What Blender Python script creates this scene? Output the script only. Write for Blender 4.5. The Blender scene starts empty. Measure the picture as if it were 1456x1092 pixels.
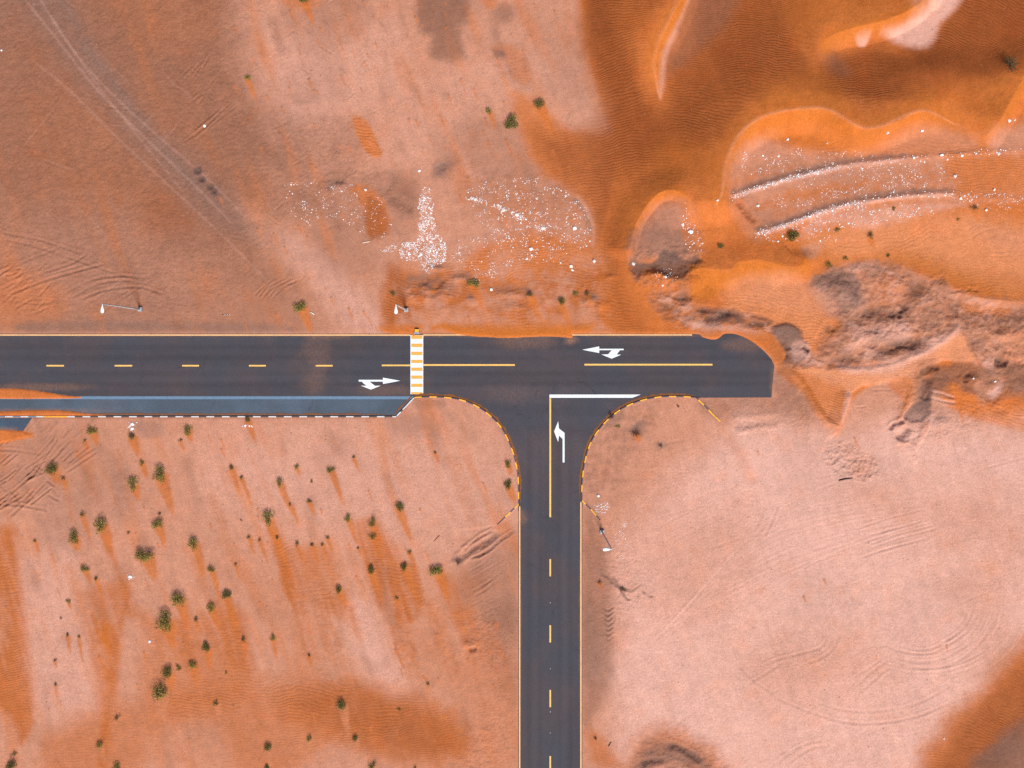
import bpy, bmesh, math, random
import numpy as np
random.seed(7)
F32 = np.float32
# ---------------------------------------------------------------- image pixels to metres
# positions are image pixels laid on the ground plane: 1 pixel = 0.125 m, y runs south; (728,546) is the world origin
S = 0.125
def W(px, py): return ((px - 728.0) * S, (546.0 - py) * S)
C = bpy.context.scene.collection
scene = bpy.context.scene

# ---------------------------------------------------------------- noise
_rng = np.random.RandomState(11)
_perm = _rng.permutation(256); _perm = np.concatenate([_perm, _perm, _perm]).astype(np.int32)
_ang = _rng.rand(256) * 2 * math.pi
_gx = np.cos(_ang).astype(F32); _gy = np.sin(_ang).astype(F32)
def gnoise(x, y, seed=0):
    x = np.asarray(x, F32) + F32(seed * 17.37); y = np.asarray(y, F32) + F32(seed * 9.71)
    xi = np.floor(x); yi = np.floor(y); xf = x - xi; yf = y - yi
    xi = xi.astype(np.int32) & 255; yi = yi.astype(np.int32) & 255
    u = xf * xf * xf * (xf * (xf * 6 - 15) + 10); v = yf * yf * yf * (yf * (yf * 6 - 15) + 10)
    a = _perm[xi] + yi; b = _perm[xi + 1] + yi
    h00 = _perm[a]; h01 = _perm[a + 1]; h10 = _perm[b]; h11 = _perm[b + 1]
    n00 = _gx[h00] * xf + _gy[h00] * yf
    n10 = _gx[h10] * (xf - 1) + _gy[h10] * yf
    n01 = _gx[h01] * xf + _gy[h01] * (yf - 1)
    n11 = _gx[h11] * (xf - 1) + _gy[h11] * (yf - 1)
    return (((n00 * (1 - u) + n10 * u) * (1 - v) + (n01 * (1 - u) + n11 * u) * v) * F32(1.5)).astype(F32)
def fbm(x, y, scale, octv=4, seed=0, gain=0.5):
    r = 0; a = 1.0; t = 0.0; f = 1.0 / scale
    for k in range(octv):
        r = r + a * gnoise(x * f, y * f, seed + k * 3); t += a; a *= gain; f *= 2.03
    return r / F32(t)
def sstep(a, b, x):
    t = np.clip((x - a) / (b - a), 0, 1); return t * t * (3 - 2 * t)

# ---------------------------------------------------------------- the ground grid (one sheet, cells grow outside the image area)
def axis(lo, hi, step):
    inner = np.arange(lo, hi + step, step)
    grow = []; d = step; p = 0.0
    while p < 22000: d *= 1.17; p += d; grow.append(p)
    grow = np.array(grow)
    return np.concatenate([(lo - grow)[::-1], inner, hi + step + grow]).astype(F32)
XS = axis(-75, 1531, 1.2); YS = axis(-75, 1167, 1.2)
NX, NY = len(XS), len(YS)
PX, PY = np.meshgrid(XS, YS)          # shape (NY, NX)
Z = np.zeros((NY, NX), F32)
CH = ['pale', 'orange', 'apricot', 'hot', 'rust', 'brown', 'grey', 'dark']
M = {c: np.zeros((NY, NX), F32) for c in CH}
RIP = np.zeros((NY, NX), F32); ROUGH = np.full((NY, NX), 0.2, F32)
STREAK = np.zeros((NY, NX), F32)
# warp noise shared by all outlines
WN1 = fbm(PX, PY, 42, 4, 1); WN2 = fbm(PX, PY, 9, 3, 5)

def win(x0, y0, x1, y1):
    i0, i1 = np.searchsorted(XS, [x0, x1]); j0, j1 = np.searchsorted(YS, [y0, y1])
    return slice(max(j0 - 1, 0), min(j1 + 1, NY)), slice(max(i0 - 1, 0), min(i1 + 1, NX))
def spline(P, closed=False, n=6):
    P = np.array(P, float); m = len(P); out = []
    rng = range(m) if closed else range(m - 1)
    for i in rng:
        if closed: a, b, c, d = P[i - 1], P[i], P[(i + 1) % m], P[(i + 2) % m]
        else: a, b, c, d = P[max(i - 1, 0)], P[i], P[i + 1], P[min(i + 2, m - 1)]
        for t in np.arange(n) / n:
            out.append(0.5 * ((2 * b) + (c - a) * t + (2 * a - 5 * b + 4 * c - d) * t * t + (3 * b - a - 3 * c + d) * t ** 3))
    if not closed: out.append(P[-1])
    return np.array(out)
def _dist_core(X, Y, P, closed):
    """distance to polyline, signed side, parameter along (0..1)"""
    P = np.asarray(P, F32); segs = list(zip(P[:-1], P[1:]))
    if closed: segs.append((P[-1], P[0]))
    L = np.array([np.hypot(*(b - a)) for a, b in segs]); cum = np.concatenate([[0], np.cumsum(L)]); tot = max(cum[-1], 1e-6)
    best = np.full(X.shape, 1e18, F32); side = np.zeros(X.shape, F32); par = np.zeros(X.shape, F32)
    ins = np.zeros(X.shape, bool)
    for k, (a, b) in enumerate(segs):
        dx, dy = float(b[0] - a[0]), float(b[1] - a[1]); l2 = dx * dx + dy * dy
        if l2 < 1e-9: continue
        rx = X - a[0]; ry = Y - a[1]
        t = np.clip((rx * dx + ry * dy) / l2, 0, 1)
        ex = rx - t * dx; ey = ry - t * dy
        d2 = ex * ex + ey * ey
        m = d2 < best
        best = np.where(m, d2, best)
        side = np.where(m, dx * ry - dy * rx, side)
        par = np.where(m, (cum[k] + t * L[k]) / tot, par)
        if closed and dy != 0:
            c = ((a[1] > Y) != (b[1] > Y)) & (X < dx * (Y - a[1]) / dy + a[0])
            ins ^= c
    return np.sqrt(best), side, par, ins
def poly_sd(pts, pad, smooth=True):
    P = spline(pts, True) if smooth else np.array(pts, float)
    w = win(P[:, 0].min() - pad, P[:, 1].min() - pad, P[:, 0].max() + pad, P[:, 1].max() + pad)
    X, Y = PX[w], PY[w]
    st = 3 if X.size > 60000 else 1
    if st == 1:
        d, _, _, ins = _dist_core(X, Y, P, True); return w, np.where(ins, -d, d)
    xs = np.unique(np.append(np.arange(0, X.shape[1], st), X.shape[1] - 1)); ys = np.unique(np.append(np.arange(0, X.shape[0], st), X.shape[0] - 1))
    d, _, _, ins = _dist_core(X[np.ix_(ys, xs)], Y[np.ix_(ys, xs)], P, True)
    sd = np.where(ins, -d, d)
    fx = np.interp(np.arange(X.shape[1]), xs, np.arange(len(xs))); fy = np.interp(np.arange(X.shape[0]), ys, np.arange(len(ys)))
    x0 = np.minimum(fx.astype(int), len(xs) - 2); y0 = np.minimum(fy.astype(int), len(ys) - 2)
    tx = (fx - x0)[None, :].astype(F32); ty = (fy - y0)[:, None].astype(F32)
    A = sd[np.ix_(y0, x0)]; B = sd[np.ix_(y0, x0 + 1)]; Cc = sd[np.ix_(y0 + 1, x0)]; D = sd[np.ix_(y0 + 1, x0 + 1)]
    return w, (A * (1 - tx) + B * tx) * (1 - ty) + (Cc * (1 - tx) + D * tx) * ty
def lay(w, ch, a):
    for c in CH:
        M[c][w] = M[c][w] * (1 - a) + (a if c == ch else 0)
def paint(ch, pts, feather=6, amt=1.0, n1=0, n2=0, smooth=True, brk=0):
    """lay material CH inside an outline; n1/n2 wobble the outline, brk breaks the cover up; ch None = bare hardpan"""
    w, sd = poly_sd(pts, feather + n1 + n2 + 4, smooth)
    sd = sd + WN1[w] * n1 + WN2[w] * n2
    a = sstep(feather, -feather, sd) * amt
    if brk: a = a * np.clip(1 - brk * (0.5 + 1.6 * (0.6 * WN2[w] + 0.4 * WN1[w])), 0, 1)
    lay(w, ch, a.astype(F32)); return w, a
def field(arr, pts, val, feather=10, n1=0, n2=0, mode='max'):
    w, sd = poly_sd(pts, feather + n1 + n2 + 4); sd = sd + WN1[w] * n1 + WN2[w] * n2
    a = sstep(feather, -feather, sd)
    if mode == 'max': arr[w] = np.maximum(arr[w], a * val)
    elif mode == 'add': arr[w] += a * val
    else: arr[w] = arr[w] * (1 - a) + a * val
    return w, a
def line(pts, pad, smooth=True):
    P = spline(pts) if smooth else np.array(pts, float)
    w = win(P[:, 0].min() - pad, P[:, 1].min() - pad, P[:, 0].max() + pad, P[:, 1].max() + pad)
    d, s, p, _ = _dist_core(PX[w], PY[w], P, False)
    return w, d, np.sign(s), p
def taper(p, a=0.12, b=0.12):
    return sstep(0, a, p) * sstep(1, 1 - b, p) if a > 0 and b > 0 else (sstep(0, a, p) if a > 0 else (sstep(1, 1 - b, p) if b > 0 else p * 0 + 1))
def ridge(pts, H, wa, wb, ta=0.12, tb=0.12, pw=1.0, n=3):
    """dune crest: wa = width on the side to the right of travel (y down), wb = other side. long side convex, short side a slip face"""
    w, d, s, p = line(pts, max(wa, wb) + 6)
    t = taper(p, ta, tb)
    d = d + WN1[w] * n
    pos = s > 0
    wid = np.where(pos, wa, wb)
    q = np.clip(1 - np.maximum(d, 0) / wid, 0, 1)
    prof = np.where(wid > 28, q * q * (3 - 2 * q) * 0.6 + 0.4 * q * q, q ** pw)
    Z[w] = np.maximum(Z[w], 0) * 0 + np.maximum(Z[w], Z[w] * 0 + H * t * prof) if False else Z[w] + H * t * prof
    return w, d, s, p
def strip(ch, pts, half, feather=3, amt=1.0, side=0, ta=0.08, tb=0.08, n2=1.5, off=0):
    """paint a band along a line; side +-1 keeps one side only"""
    w, d, s, p = line(pts, half + feather + n2 * 2 + 4)
    sd = d * (s if side else 1) * (side if side else 1)
    d2 = sd + WN2[w] * n2
    wd = half * np.maximum(taper(p, ta, tb), 0.05)
    if side: a = sstep(wd + feather, np.maximum(wd - feather, 0.1), d2) * sstep(-feather * 0.7, feather * 0.7, d2)
    else: a = sstep(wd + feather, np.maximum(wd - feather, 0), d2)
    a = a * amt * sstep(0, 0.04, taper(p, ta, tb) + 0.001)
    lay(w, ch, a.astype(F32))
def gully(pts, depth, half, ch='dark', amt=0.8, n2=3, berm=0.3):
    w, d, s, p = line(pts, half * 3 + 6); t = taper(p, .15, .15)
    d = np.abs(d + WN2[w] * n2 + WN1[w] * n2 * .7)
    Z[w] += (-depth * np.exp(-(d / half) ** 2) + berm * depth * np.exp(-((d - 1.9 * half) / (0.8 * half)) ** 2)) * t
    if ch: lay(w, ch, (amt * np.exp(-(d / (half * 1.1)) ** 2) * t * np.clip(.75 + .7 * WN2[w], 0, 1)).astype(F32))
    RG = ROUGH[w]; ROUGH[w] = np.maximum(RG, 0.9 * np.exp(-(d / (half * 2)) ** 2) * t)
def mound(cx, cy, rx, ry, h, rot=0, n1=0, n2=0):
    r = max(rx, ry) * 1.8; w = win(cx - r, cy - r, cx + r, cy + r)
    x = PX[w] - cx; y = PY[w] - cy; c, s = math.cos(rot), math.sin(rot)
    u = (x * c + y * s) / rx; v = (-x * s + y * c) / ry
    q = u * u + v * v + WN1[w] * n1 + WN2[w] * n2
    Z[w] += (h * np.exp(-np.maximum(q, 0) * 1.6)).astype(F32)
def rut(pts, depth=0.05, wd=1.3, berm=0.5, ch=None, amt=0.3, ta=.1, tb=.1):
    w, d, s, p = line(pts, 12); t = taper(p, ta, tb) * np.clip(.75 + .8 * WN1[w], .25, 1.2)
    Z[w] += (-depth * np.exp(-(d / wd) ** 2) + berm * depth * np.exp(-((d - 2.1 * wd) / (0.9 * wd)) ** 2)) * t
    if ch: lay(w, ch, (amt * np.exp(-(d / (wd * 1.6)) ** 2) * np.clip(t, 0, 1)).astype(F32))
def offset(pts, o):
    P = spline(pts); T = np.gradient(P, axis=0); n = np.stack([-T[:, 1], T[:, 0]], 1); n /= np.linalg.norm(n, axis=1)[:, None] + 1e-9
    return [tuple(q) for q in (P + n * o)[::3]] + [tuple((P + n * o)[-1])]
def ruts(pts, gauge=14, **k):
    rut(offset(pts, gauge / 2), **k); rut(offset(pts, -gauge / 2), **k)
SUN_E, SUN_A, SKY_S, EXPO, DENOISE = 1.5, 20.0, 0.04, 1.55, False
# ================================================================ ground relief and sand types
Z += 0.30 * fbm(PX, PY, 260, 3, 21) + 0.035 * fbm(PX, PY, 34, 3, 23)
far = np.maximum(np.maximum(-75 - PX, PX - 1531), np.maximum(-75 - PY, PY - 1167)); far = sstep(0, 900, far)
Z += far * (2.2 * fbm(PX, PY, 900, 3, 31) + 0.8)
# beyond the image area: drifting orange sheets over hardpan
fo = np.clip(0.5 + 1.9 * fbm(PX, PY, 700, 4, 33), 0, 1) * sstep(0, 300, np.maximum(np.maximum(-75 - PX, PX - 1531), np.maximum(-75 - PY, PY - 1167)))
lay((slice(None), slice(None)), 'orange', fo.astype(F32))

# ---- NW: brown graded dirt with a lavender wheel-track
paint('brown', [(-400, -400), (300, -400), (335, -60), (345, 30), (352, 120), (392, 160), (412, 205), (405, 250), (440, 300), (480, 360), (530, 420), (560, 476), (-400, 476)], 62, .84, 34, 10)
paint('orange', [(-300, -300), (330, -300), (350, 150), (430, 330), (520, 476), (-300, 476)], 70, .10, 40, 10); paint('orange', [(150, -30), (290, -30), (300, 40), (250, 70), (180, 50)], 30, .14, 15)
paint('orange', [(60, 130), (240, 140), (250, 300), (130, 330), (40, 260)], 50, .10, 20)
paint(None, [(-200, 330), (120, 300), (300, 360), (420, 400), (540, 476), (-200, 476)], 50, .38, 25, 8)
paint('orange', [(-150, 380), (40, 395), (90, 420), (60, 455), (-150, 476)], 20, .42, 14, 6)
paint('rust', [(205, 285), (250, 270), (275, 305), (250, 335), (215, 330)], 22, .28, 10, 4)
paint('grey', [(-60, -60), (90, -60), (60, 20), (-60, 60)], 40, .3, 20)
strip('grey', [(20, -60), (70, 10), (125, 95), (185, 170), (250, 235), (315, 295), (390, 350)], 25, 24, .52, n2=10, ta=0, tb=.2)
strip('grey', [(60, -60), (120, 60), (170, 130), (235, 215), (290, 270)], 7, 8, .4, n2=4, ta=0)
paint('grey', [(60, 300), (140, 290), (190, 360), (260, 430), (200, 470), (120, 440), (80, 380)], 40, .2, 25, 8)
strip('grey', [(20, 466), (120, 462), (230, 464), (420, 468)], 7, 6, .5, n2=5)
# dust fan running down to the road
paint(None, [(345, 295), (400, 300), (470, 330), (552, 385), (556, 476), (470, 476), (430, 420), (370, 350)], 26, .75, 14, 5)
paint('pale', [(400, 335), (445, 350), (520, 420), (545, 470), (500, 470), (440, 400)], 16, .35, 10, 4)
paint('brown', [(455, 330), (520, 330), (545, 380), (500, 400), (450, 370)], 20, .3, 12, 4)
for P, a in [([(28, -10), (80, 55), (140, 130), (210, 200), (275, 262), (330, 318)], .3), ([(52, -10), (95, 60), (150, 125), (220, 190), (290, 250), (350, 310)], .26),
             ([(45, 85), (100, 130), (160, 190), (230, 255), (300, 320), (380, 400)], .22), ([(70, 20), (130, 110), (205, 205), (262, 275)], .2)]:
    strip('pale', P, 1.3, 2.2, a * .6, n2=1); rut(P, .03, 1.5)
for x, y, r in [(281, 243, 4.5), (287, 255, 4), (299, 266, 4.5), (304, 272, 4)]:
    paint('dark', [(x - r, y - r * .7), (x + r, y - r), (x + r * 1.1, y + r), (x - r, y + r)], 2.5, .75, 1, 1)
    mound(x, y, r, r * .8, -.18)
for x0, y0, x1, y1, a in [(570, 40, 650, 90, .0)]: pass
# scattered brown scours
for pts, a in [([(592, -30), (652, -30), (668, 18), (652, 40), (664, 78), (640, 86), (614, 80), (612, 52), (596, 40)], .8),
               ([(705, 10), (722, 8), (730, 20), (716, 32), (704, 24)], .55), ([(652, 225), (640, 250), (615, 250), (630, 228)], .45),
               ([(415, 90), (470, 80), (500, 110), (490, 140), (430, 150), (400, 120)], .28), ([(400, 10), (470, -10), (530, 10), (520, 50), (480, 70), (430, 80)], .3),
               ([(410, 170), (500, 165), (520, 190), (500, 250), (440, 260), (390, 230)], .3), ([(430, 260), (560, 240), (600, 260), (590, 330), (520, 330), (440, 300)], .35),
               ([(700, 70), (722, 66), (740, 82), (754, 105), (748, 125), (725, 115), (718, 90)], .6), ([(640, 180), (720, 170), (800, 210), (790, 250), (690, 250)], .3)]:
    paint('brown', pts, 9, a, 8, 5)
paint('grey', [(640, -20), (690, -30), (700, 0), (660, 10)], 10, .3, 6, 3)
paint('grey', [(618, 232), (634, 228), (640, 240), (624, 252), (614, 248)], 5, .6, 3, 3)
paint('orange', [(500, 168), (514, 167), (528, 182), (538, 206), (543, 220), (528, 222), (514, 206)], 3, .85, 2, 2); field(RIP, [(500, 168), (522, 172), (538, 206), (543, 220), (520, 220)], 1.2, 5)
paint('orange', [(700, 68), (730, 66), (752, 90), (756, 112), (745, 122), (730, 110), (722, 90)], 6, .55, 3, 3); field(RIP, [(715, 70), (745, 85), (756, 112), (740, 115)], 1., 6)
paint('orange', [(-10 + 400, -10), (455, -10), (450, 8), (420, 12)], 8, .5, 4); paint('orange', [(675, -20), (700, -20), (705, 8), (690, 10)], 6, .6, 3)
paint('dark', [(700, 72), (712, 70), (718, 80), (706, 82)], 4, .6, 2, 2)
gully([(445, 262), (470, 255), (500, 262)], .10, 4, 'brown', .6); gully([(620, 242), (634, 232)], .12, 4, 'grey', .5)
gully([(548, 262), (560, 285), (590, 300)], .15, 7, 'brown', .6); gully([(460, 270), (475, 258), (492, 257)], .18, 5, 'grey', .5)

# ---- the rubble terrace and rusty sand north of the road
paint('orange', [(728, 130), (770, 150), (812, 185), (870, 190), (960, 200), (930, 320), (880, 420), (860, 470), (735, 470), (560, 476), (548, 476), (545, 440), (549, 400), (556, 380), (580, 385), (650, 380), (700, 345), (780, 330), (835, 345), (838, 300), (800, 268), (768, 245), (745, 200)], 12, .85, 9, 5)
paint('rust', [(790, 190), (870, 195), (900, 300), (880, 360), (850, 320), (830, 280), (785, 240), (760, 190)], 22, .6, 10, 4)
paint('orange', [(498, 270), (520, 262), (545, 290), (556, 320), (545, 332), (525, 330), (520, 300)], 5, .75, 5, 4); paint('rust', [(520, 285), (542, 290), (556, 318), (548, 334), (524, 336)], 6, .55, 4, 3)
field(RIP, [(515, 265), (556, 300), (556, 338), (520, 335)], .8, 8)
paint('brown', [(555, 250), (588, 262), (592, 300), (570, 318), (560, 300)], 10, .45, 5, 4)
w, a = paint('brown', [(660, 275), (700, 255), (760, 252), (805, 272), (835, 300), (843, 330), (835, 350), (790, 340), (720, 330), (670, 310)], 22, .26, 16, 9); paint('orange', [(700, 262), (780, 258), (840, 310), (838, 345), (760, 335), (690, 300)], 18, .45, 12, 8, brk=1.0)
Z[w] += .55 * a * sstep(360, 300, PY[w])
paint('grey', [(690, 262), (760, 256), (812, 280), (800, 300), (730, 290)], 18, .26, 14, 9, brk=.8); field(RIP, [(690, 262), (770, 256), (830, 290), (800, 305), (720, 290)], .9, 10)
paint('grey', [(812, 282), (824, 286), (840, 312), (843, 330), (836, 330), (826, 300)], 2, .45, 1, 1); paint(None, [(820, 280), (832, 288), (845, 318), (846, 345), (841, 350), (840, 318)], 2, .7, .5, 1)
field(RIP, [(600, 385), (700, 350), (860, 360), (860, 460), (560, 460), (560, 400)], .9, 20)
paint('rust', [(548, 380), (570, 385), (575, 440), (560, 476), (548, 470)], 12, .4, 6, 4)
paint('rust', [(560, 395), (640, 385), (720, 400), (800, 385), (870, 400), (860, 450), (780, 458), (700, 450), (600, 455), (556, 465)], 16, .38, 10, 6)
# brushy hummocks above the road
for cx, cy, rx, ry, h, g in [(600, 405, 30, 14, .5, .8), (632, 412, 16, 12, .45, .55), (655, 393, 14, 6, .3, .6), (672, 424, 10, 7, .3, .7), (728, 414, 22, 7, .3, .5), (752, 420, 8, 6, .3, .5), (735, 434, 12, 6, .25, .4), (632, 438, 6, 3, .2, .8), (622, 380, 12, 4, .25, .7), (838, 424, 12, 7, .35, .5), (850, 430, 16, 8, .4, .5), (868, 391, 10, 5, .3, .5), (584, 420, 14, 8, .3, .4)]:
    paint('grey', [(cx - rx, cy), (cx - rx * .5, cy - ry), (cx + rx * .6, cy - ry), (cx + rx, cy), (cx + rx * .4, cy + ry * .6), (cx - rx * .6, cy + ry * .6)], 5, g * .8, 5, 6, brk=.7)
    mound(cx, cy + ry * .5, rx, ry, h, 0, .4, .5)
for pts in [[(600, 400), (620, 410), (632, 395)], [(590, 415), (615, 420), (628, 412)]]: gully(pts, .12, 3, 'dark', .45, 3)
for pts in [[(575, 455), (600, 440), (640, 432), (680, 450)], [(655, 455), (700, 445), (740, 462)], [(860, 430), (885, 445), (875, 465), (850, 470)], [(780, 455), (830, 440), (850, 455)]]:
    paint(None, pts + [(pts[-1][0] - 10, pts[-1][1] + 8), (pts[0][0], pts[0][1] + 8)], 6, .5, 5, 4)
paint(None, [(700, 362), (740, 345), (745, 375), (715, 395), (695, 385)], 10, .45, 6, 5); paint(None, [(552, 300), (575, 300), (590, 330), (560, 345)], 10, .4, 6, 5)

# ---- the dune field in the NE
NE = [(829, -500), (829, 20), (834, 70), (846, 120), (860, 160), (876, 200), (872, 250), (856, 330), (850, 400), (868, 470), (990, 478), (1095, 500), (1105, 528), (1140, 560), (1190, 620), (1208, 570), (1300, 530), (1420, 605), (1900, 620), (1900, -500)]
paint('orange', NE, 5, 1.0, 3, 2)
paint('rust', [(829, -500), (829, 30), (836, 75), (848, 120), (862, 162), (890, 205), (930, 215), (935, 160), (918, 130), (908, 70), (925, 20), (940, -40), (940, -500)], 20, .95, 6, 3); paint('orange', [(829, -500), (829, 20), (834, 70), (846, 120), (860, 160), (850, 165), (836, 125), (824, 70), (819, 20), (819, -500)], 5, .25, 4, 4)  # coarse dark sand plus west-slope shade, both in the rust colour
paint('orange', [(870, -60), (925, -60), (925, 30), (915, 80), (925, 130), (905, 110), (885, 60), (872, 20)], 16, .38, 6)
paint('rust', [(975, -500), (1185, -500), (1165, 20), (1130, 70), (1150, 110), (1180, 130), (1240, 140), (1330, 138), (1400, 110), (1456, 60), (1900, 40), (1900, -500), (1400, -500), (1370, 0), (1330, 50), (1280, 70), (1300, 110), (1260, 128), (1200, 120), (1090, 130), (1020, 155), (960, 170), (944, 150), (950, 80), (985, 20)], 24, .8, 10, 4)
paint('rust', [(860, 160), (945, 150), (1030, 160), (1010, 200), (960, 230), (880, 240)], 25, .75, 8, 3)
paint('brown', [(970, -40), (1060, -40), (1030, 40), (985, 80), (950, 110), (942, 100), (955, 50)], 14, .5, 6, 2)
paint('rust', [(1175, 90), (1250, 60), (1300, 75), (1456, -60), (1900, -60), (1900, 100), (1420, 110), (1330, 140), (1220, 145), (1170, 130)], 18, .85, 8, 4)
paint('rust', [(1010, 60), (1080, 40), (1150, 90), (1120, 110), (1040, 110)], 20, .6, 6, 3)
# pale hardpan windows between the dunes
paint('pale', [(1300, -60), (1385, -60), (1362, 5), (1338, 30), (1328, 55), (1312, 70), (1285, 66), (1258, 52), (1250, 44), (1285, 30)], 8, .85, 5, 3)
paint('pale', [(1212, 52), (1232, 49), (1230, 66), (1218, 64)], 3, .6, 2, 2); paint('brown', [(1168, 75), (1185, 75), (1200, 95), (1205, 110), (1185, 112), (1172, 98)], 12, .45, 4, 3)
# crests (relief)
ridge([(970, -500), (968, -60), (964, 0), (948, 38), (934, 68), (930, 95), (934, 125), (943, 152), (962, 185)], 3.0, 120, 28, .01, .3)
ridge([(889, 372), (895, 345), (904, 318), (920, 292), (938, 277), (958, 276), (985, 288)], 1.5, 12, 40, .1, .25)
ridge([(1023, 325), (1022, 300), (1022, 278), (1025, 250), (1031, 225), (1044, 200), (1065, 181), (1092, 170), (1130, 164), (1160, 164), (1180, 172), (1205, 187), (1225, 191), (1252, 184), (1288, 168), (1310, 165), (1340, 172), (1366, 182)], 2.9, 32, 120, .08, .2); paint('rust', [(1040, 190), (1075, 150), (1130, 135), (1190, 148), (1230, 160), (1290, 138), (1370, 148), (1370, 100), (1200, 110), (1080, 110), (1020, 160), (1005, 230)], 22, .42, 8, 4)  # rust north of the crest paints in some of its shading
ridge([(1370, -500), (1330, -60), (1308, 0), (1285, 22), (1248, 38), (1200, 48), (1174, 58), (1167, 76), (1176, 100)], 1.7, 20, 90, .01, .2) if False else None
ridge([(1176, 100), (1167, 76), (1174, 58), (1200, 48), (1248, 38), (1285, 22), (1308, 0), (1330, -60), (1370, -500)], 2.2, 22, 90, .15, .01)
ridge([(1388, 208), (1405, 184), (1424, 152), (1440, 124), (1470, 112), (1700, 100)], 2.2, 28, 70, .1, .01)
mound(1090, 70, 55, 60, 1.2); mound(1330, 105, 90, 30, .9)
# bright fresh sand on slip faces and brinks, their sunlit glow painted in
strip('hot', [(968, -60), (964, 0), (948, 38), (934, 68), (930, 95), (934, 125), (943, 152)], 12, 5, .95, side=-1, ta=0, tb=.7); strip('apricot', [(964, -60), (960, 0), (946, 38), (932, 68), (928, 95), (933, 125), (940, 148)], 1.8, 2.4, .6, ta=0, tb=.3, n2=.6)
strip('hot', [(966, -60), (960, 0), (944, 38), (930, 68), (926, 95), (932, 125)], 5, 14, .4, side=0, ta=0, tb=.3)
paint('pale', [(968, 20), (975, 10), (958, 55), (946, 85), (944, 120), (938, 140), (936, 110), (942, 75)], 5, .4, 2, 2)
strip('hot', [(895, 350), (903, 320), (920, 292), (938, 277), (958, 275), (975, 281)], 6, 4, .8, n2=1)
MC = [(1012, 300), (1021, 280), (1024, 250), (1031, 225), (1044, 200), (1065, 181), (1092, 170), (1130, 164), (1160, 164), (1180, 172), (1205, 187), (1225, 191), (1252, 184), (1288, 168), (1310, 165), (1340, 172), (1366, 182)]
strip('hot', MC, 17, 9, .9, side=1, ta=.1, tb=.3); strip('hot', offset(MC, -8), 8, 16, .4, ta=.1, tb=.2); strip('apricot', offset(MC, -1.5), 1.6, 2.2, .7, ta=.1, tb=.2, n2=.6)
strip('hot', [(1174, 80), (1172, 62), (1200, 50), (1248, 40), (1285, 24), (1308, 2), (1330, -60)], 8, 10, .8, n2=2, ta=.05, tb=0)
strip('hot', [(1388, 208), (1405, 184), (1424, 152), (1440, 124), (1470, 112), (1700, 100)], 15, 8, .8, side=1, tb=0); strip('hot', [(1395, 190), (1410, 165), (1435, 120), (1480, 100), (1700, 85)], 16, 16, .4, ta=.1, tb=0)
paint('hot', [(1080, 130), (1160, 110), (1190, 150), (1130, 162), (1080, 165)], 22, .4, 8); paint('hot', [(1130, -60), (1290, -60), (1290, 10), (1240, 30), (1180, 45), (1140, 60), (1120, 20)], 28, .4, 8)
paint('rust', [(855, 185), (1000, 180), (1012, 225), (1000, 270), (925, 268), (895, 300), (890, 400), (920, 470), (880, 470), (852, 400), (850, 300)], 24, .55, 10, 4); paint('hot', [(940, 200), (1010, 215), (1012, 262), (960, 262), (905, 300), (900, 330), (885, 330), (890, 290), (920, 255)], 20, .35, 8); paint('hot', [(1290, 135), (1400, 120), (1400, 170), (1320, 165)], 24, .35, 8)
# floor in the lee of the main crest: pinkish, with rubble rows
paint(None, [(1048, 218), (1075, 202), (1100, 198), (1140, 212), (1230, 218), (1300, 185), (1380, 195), (1400, 215), (1456, 175), (1900, 170), (1900, 285), (1456, 285), (1300, 290), (1200, 300), (1105, 330), (1070, 335), (1036, 290), (1028, 262)], 14, .82, 6, 4); paint('orange', [(1030, 262), (1040, 300), (1075, 335), (1095, 325), (1062, 300), (1050, 270)], 10, .5, 6, 4)
paint('hot', [(1085, 192), (1140, 188), (1200, 195), (1235, 205), (1200, 212), (1140, 210), (1100, 200)], 8, .55, 4, 3)
paint('brown', [(1035, 270), (1050, 240), (1150, 225), (1260, 222), (1200, 240), (1120, 262), (1050, 285)], 14, .42, 9, 6, brk=.5)
paint('orange', [(1175, 200), (1300, 185), (1400, 212), (1380, 222), (1250, 222), (1180, 215)], 9, .4, 5, 3); field(RIP, [(1175, 200), (1400, 200), (1400, 222), (1180, 220)], .8, 8)
paint('orange', [(1345, 222), (1420, 218), (1900, 210), (1900, 285), (1400, 280), (1360, 262)], 12, .75, 6, 4); field(RIP, [(1345, 222), (1900, 212), (1900, 285), (1370, 272)], 1., 10)
paint('orange', [(1070, 300), (1100, 280), (1180, 262), (1230, 262), (1180, 275), (1120, 290)], 6, .5, 4, 3)
paint('brown', [(1075, 300), (1160, 275), (1260, 262), (1350, 268), (1300, 278), (1180, 300), (1105, 326), (1080, 322)], 14, .4, 9, 6, brk=.5)
paint('grey', [(1140, 245), (1250, 232), (1330, 245), (1300, 268), (1200, 272), (1150, 260)], 18, .16, 10, 6)
paint('orange', [(1090, 285), (1180, 262), (1340, 235), (1440, 225), (1440, 275), (1300, 280), (1180, 296), (1110, 318)], 10, .55, 8, 6, brk=1.2); paint('orange', [(1050, 250), (1150, 232), (1300, 215), (1300, 224), (1160, 242), (1060, 275)], 8, .45, 6, 5, brk=1.2)
ROWA = [(1036, 283), (1075, 268), (1120, 255), (1160, 245), (1195, 237), (1240, 231), (1300, 225), (1360, 220), (1480, 212), (1800, 200)]
ROWB = [(1073, 333), (1105, 324), (1140, 312), (1180, 298), (1230, 287), (1290, 279), (1360, 276), (1480, 286), (1800, 290)]
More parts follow.
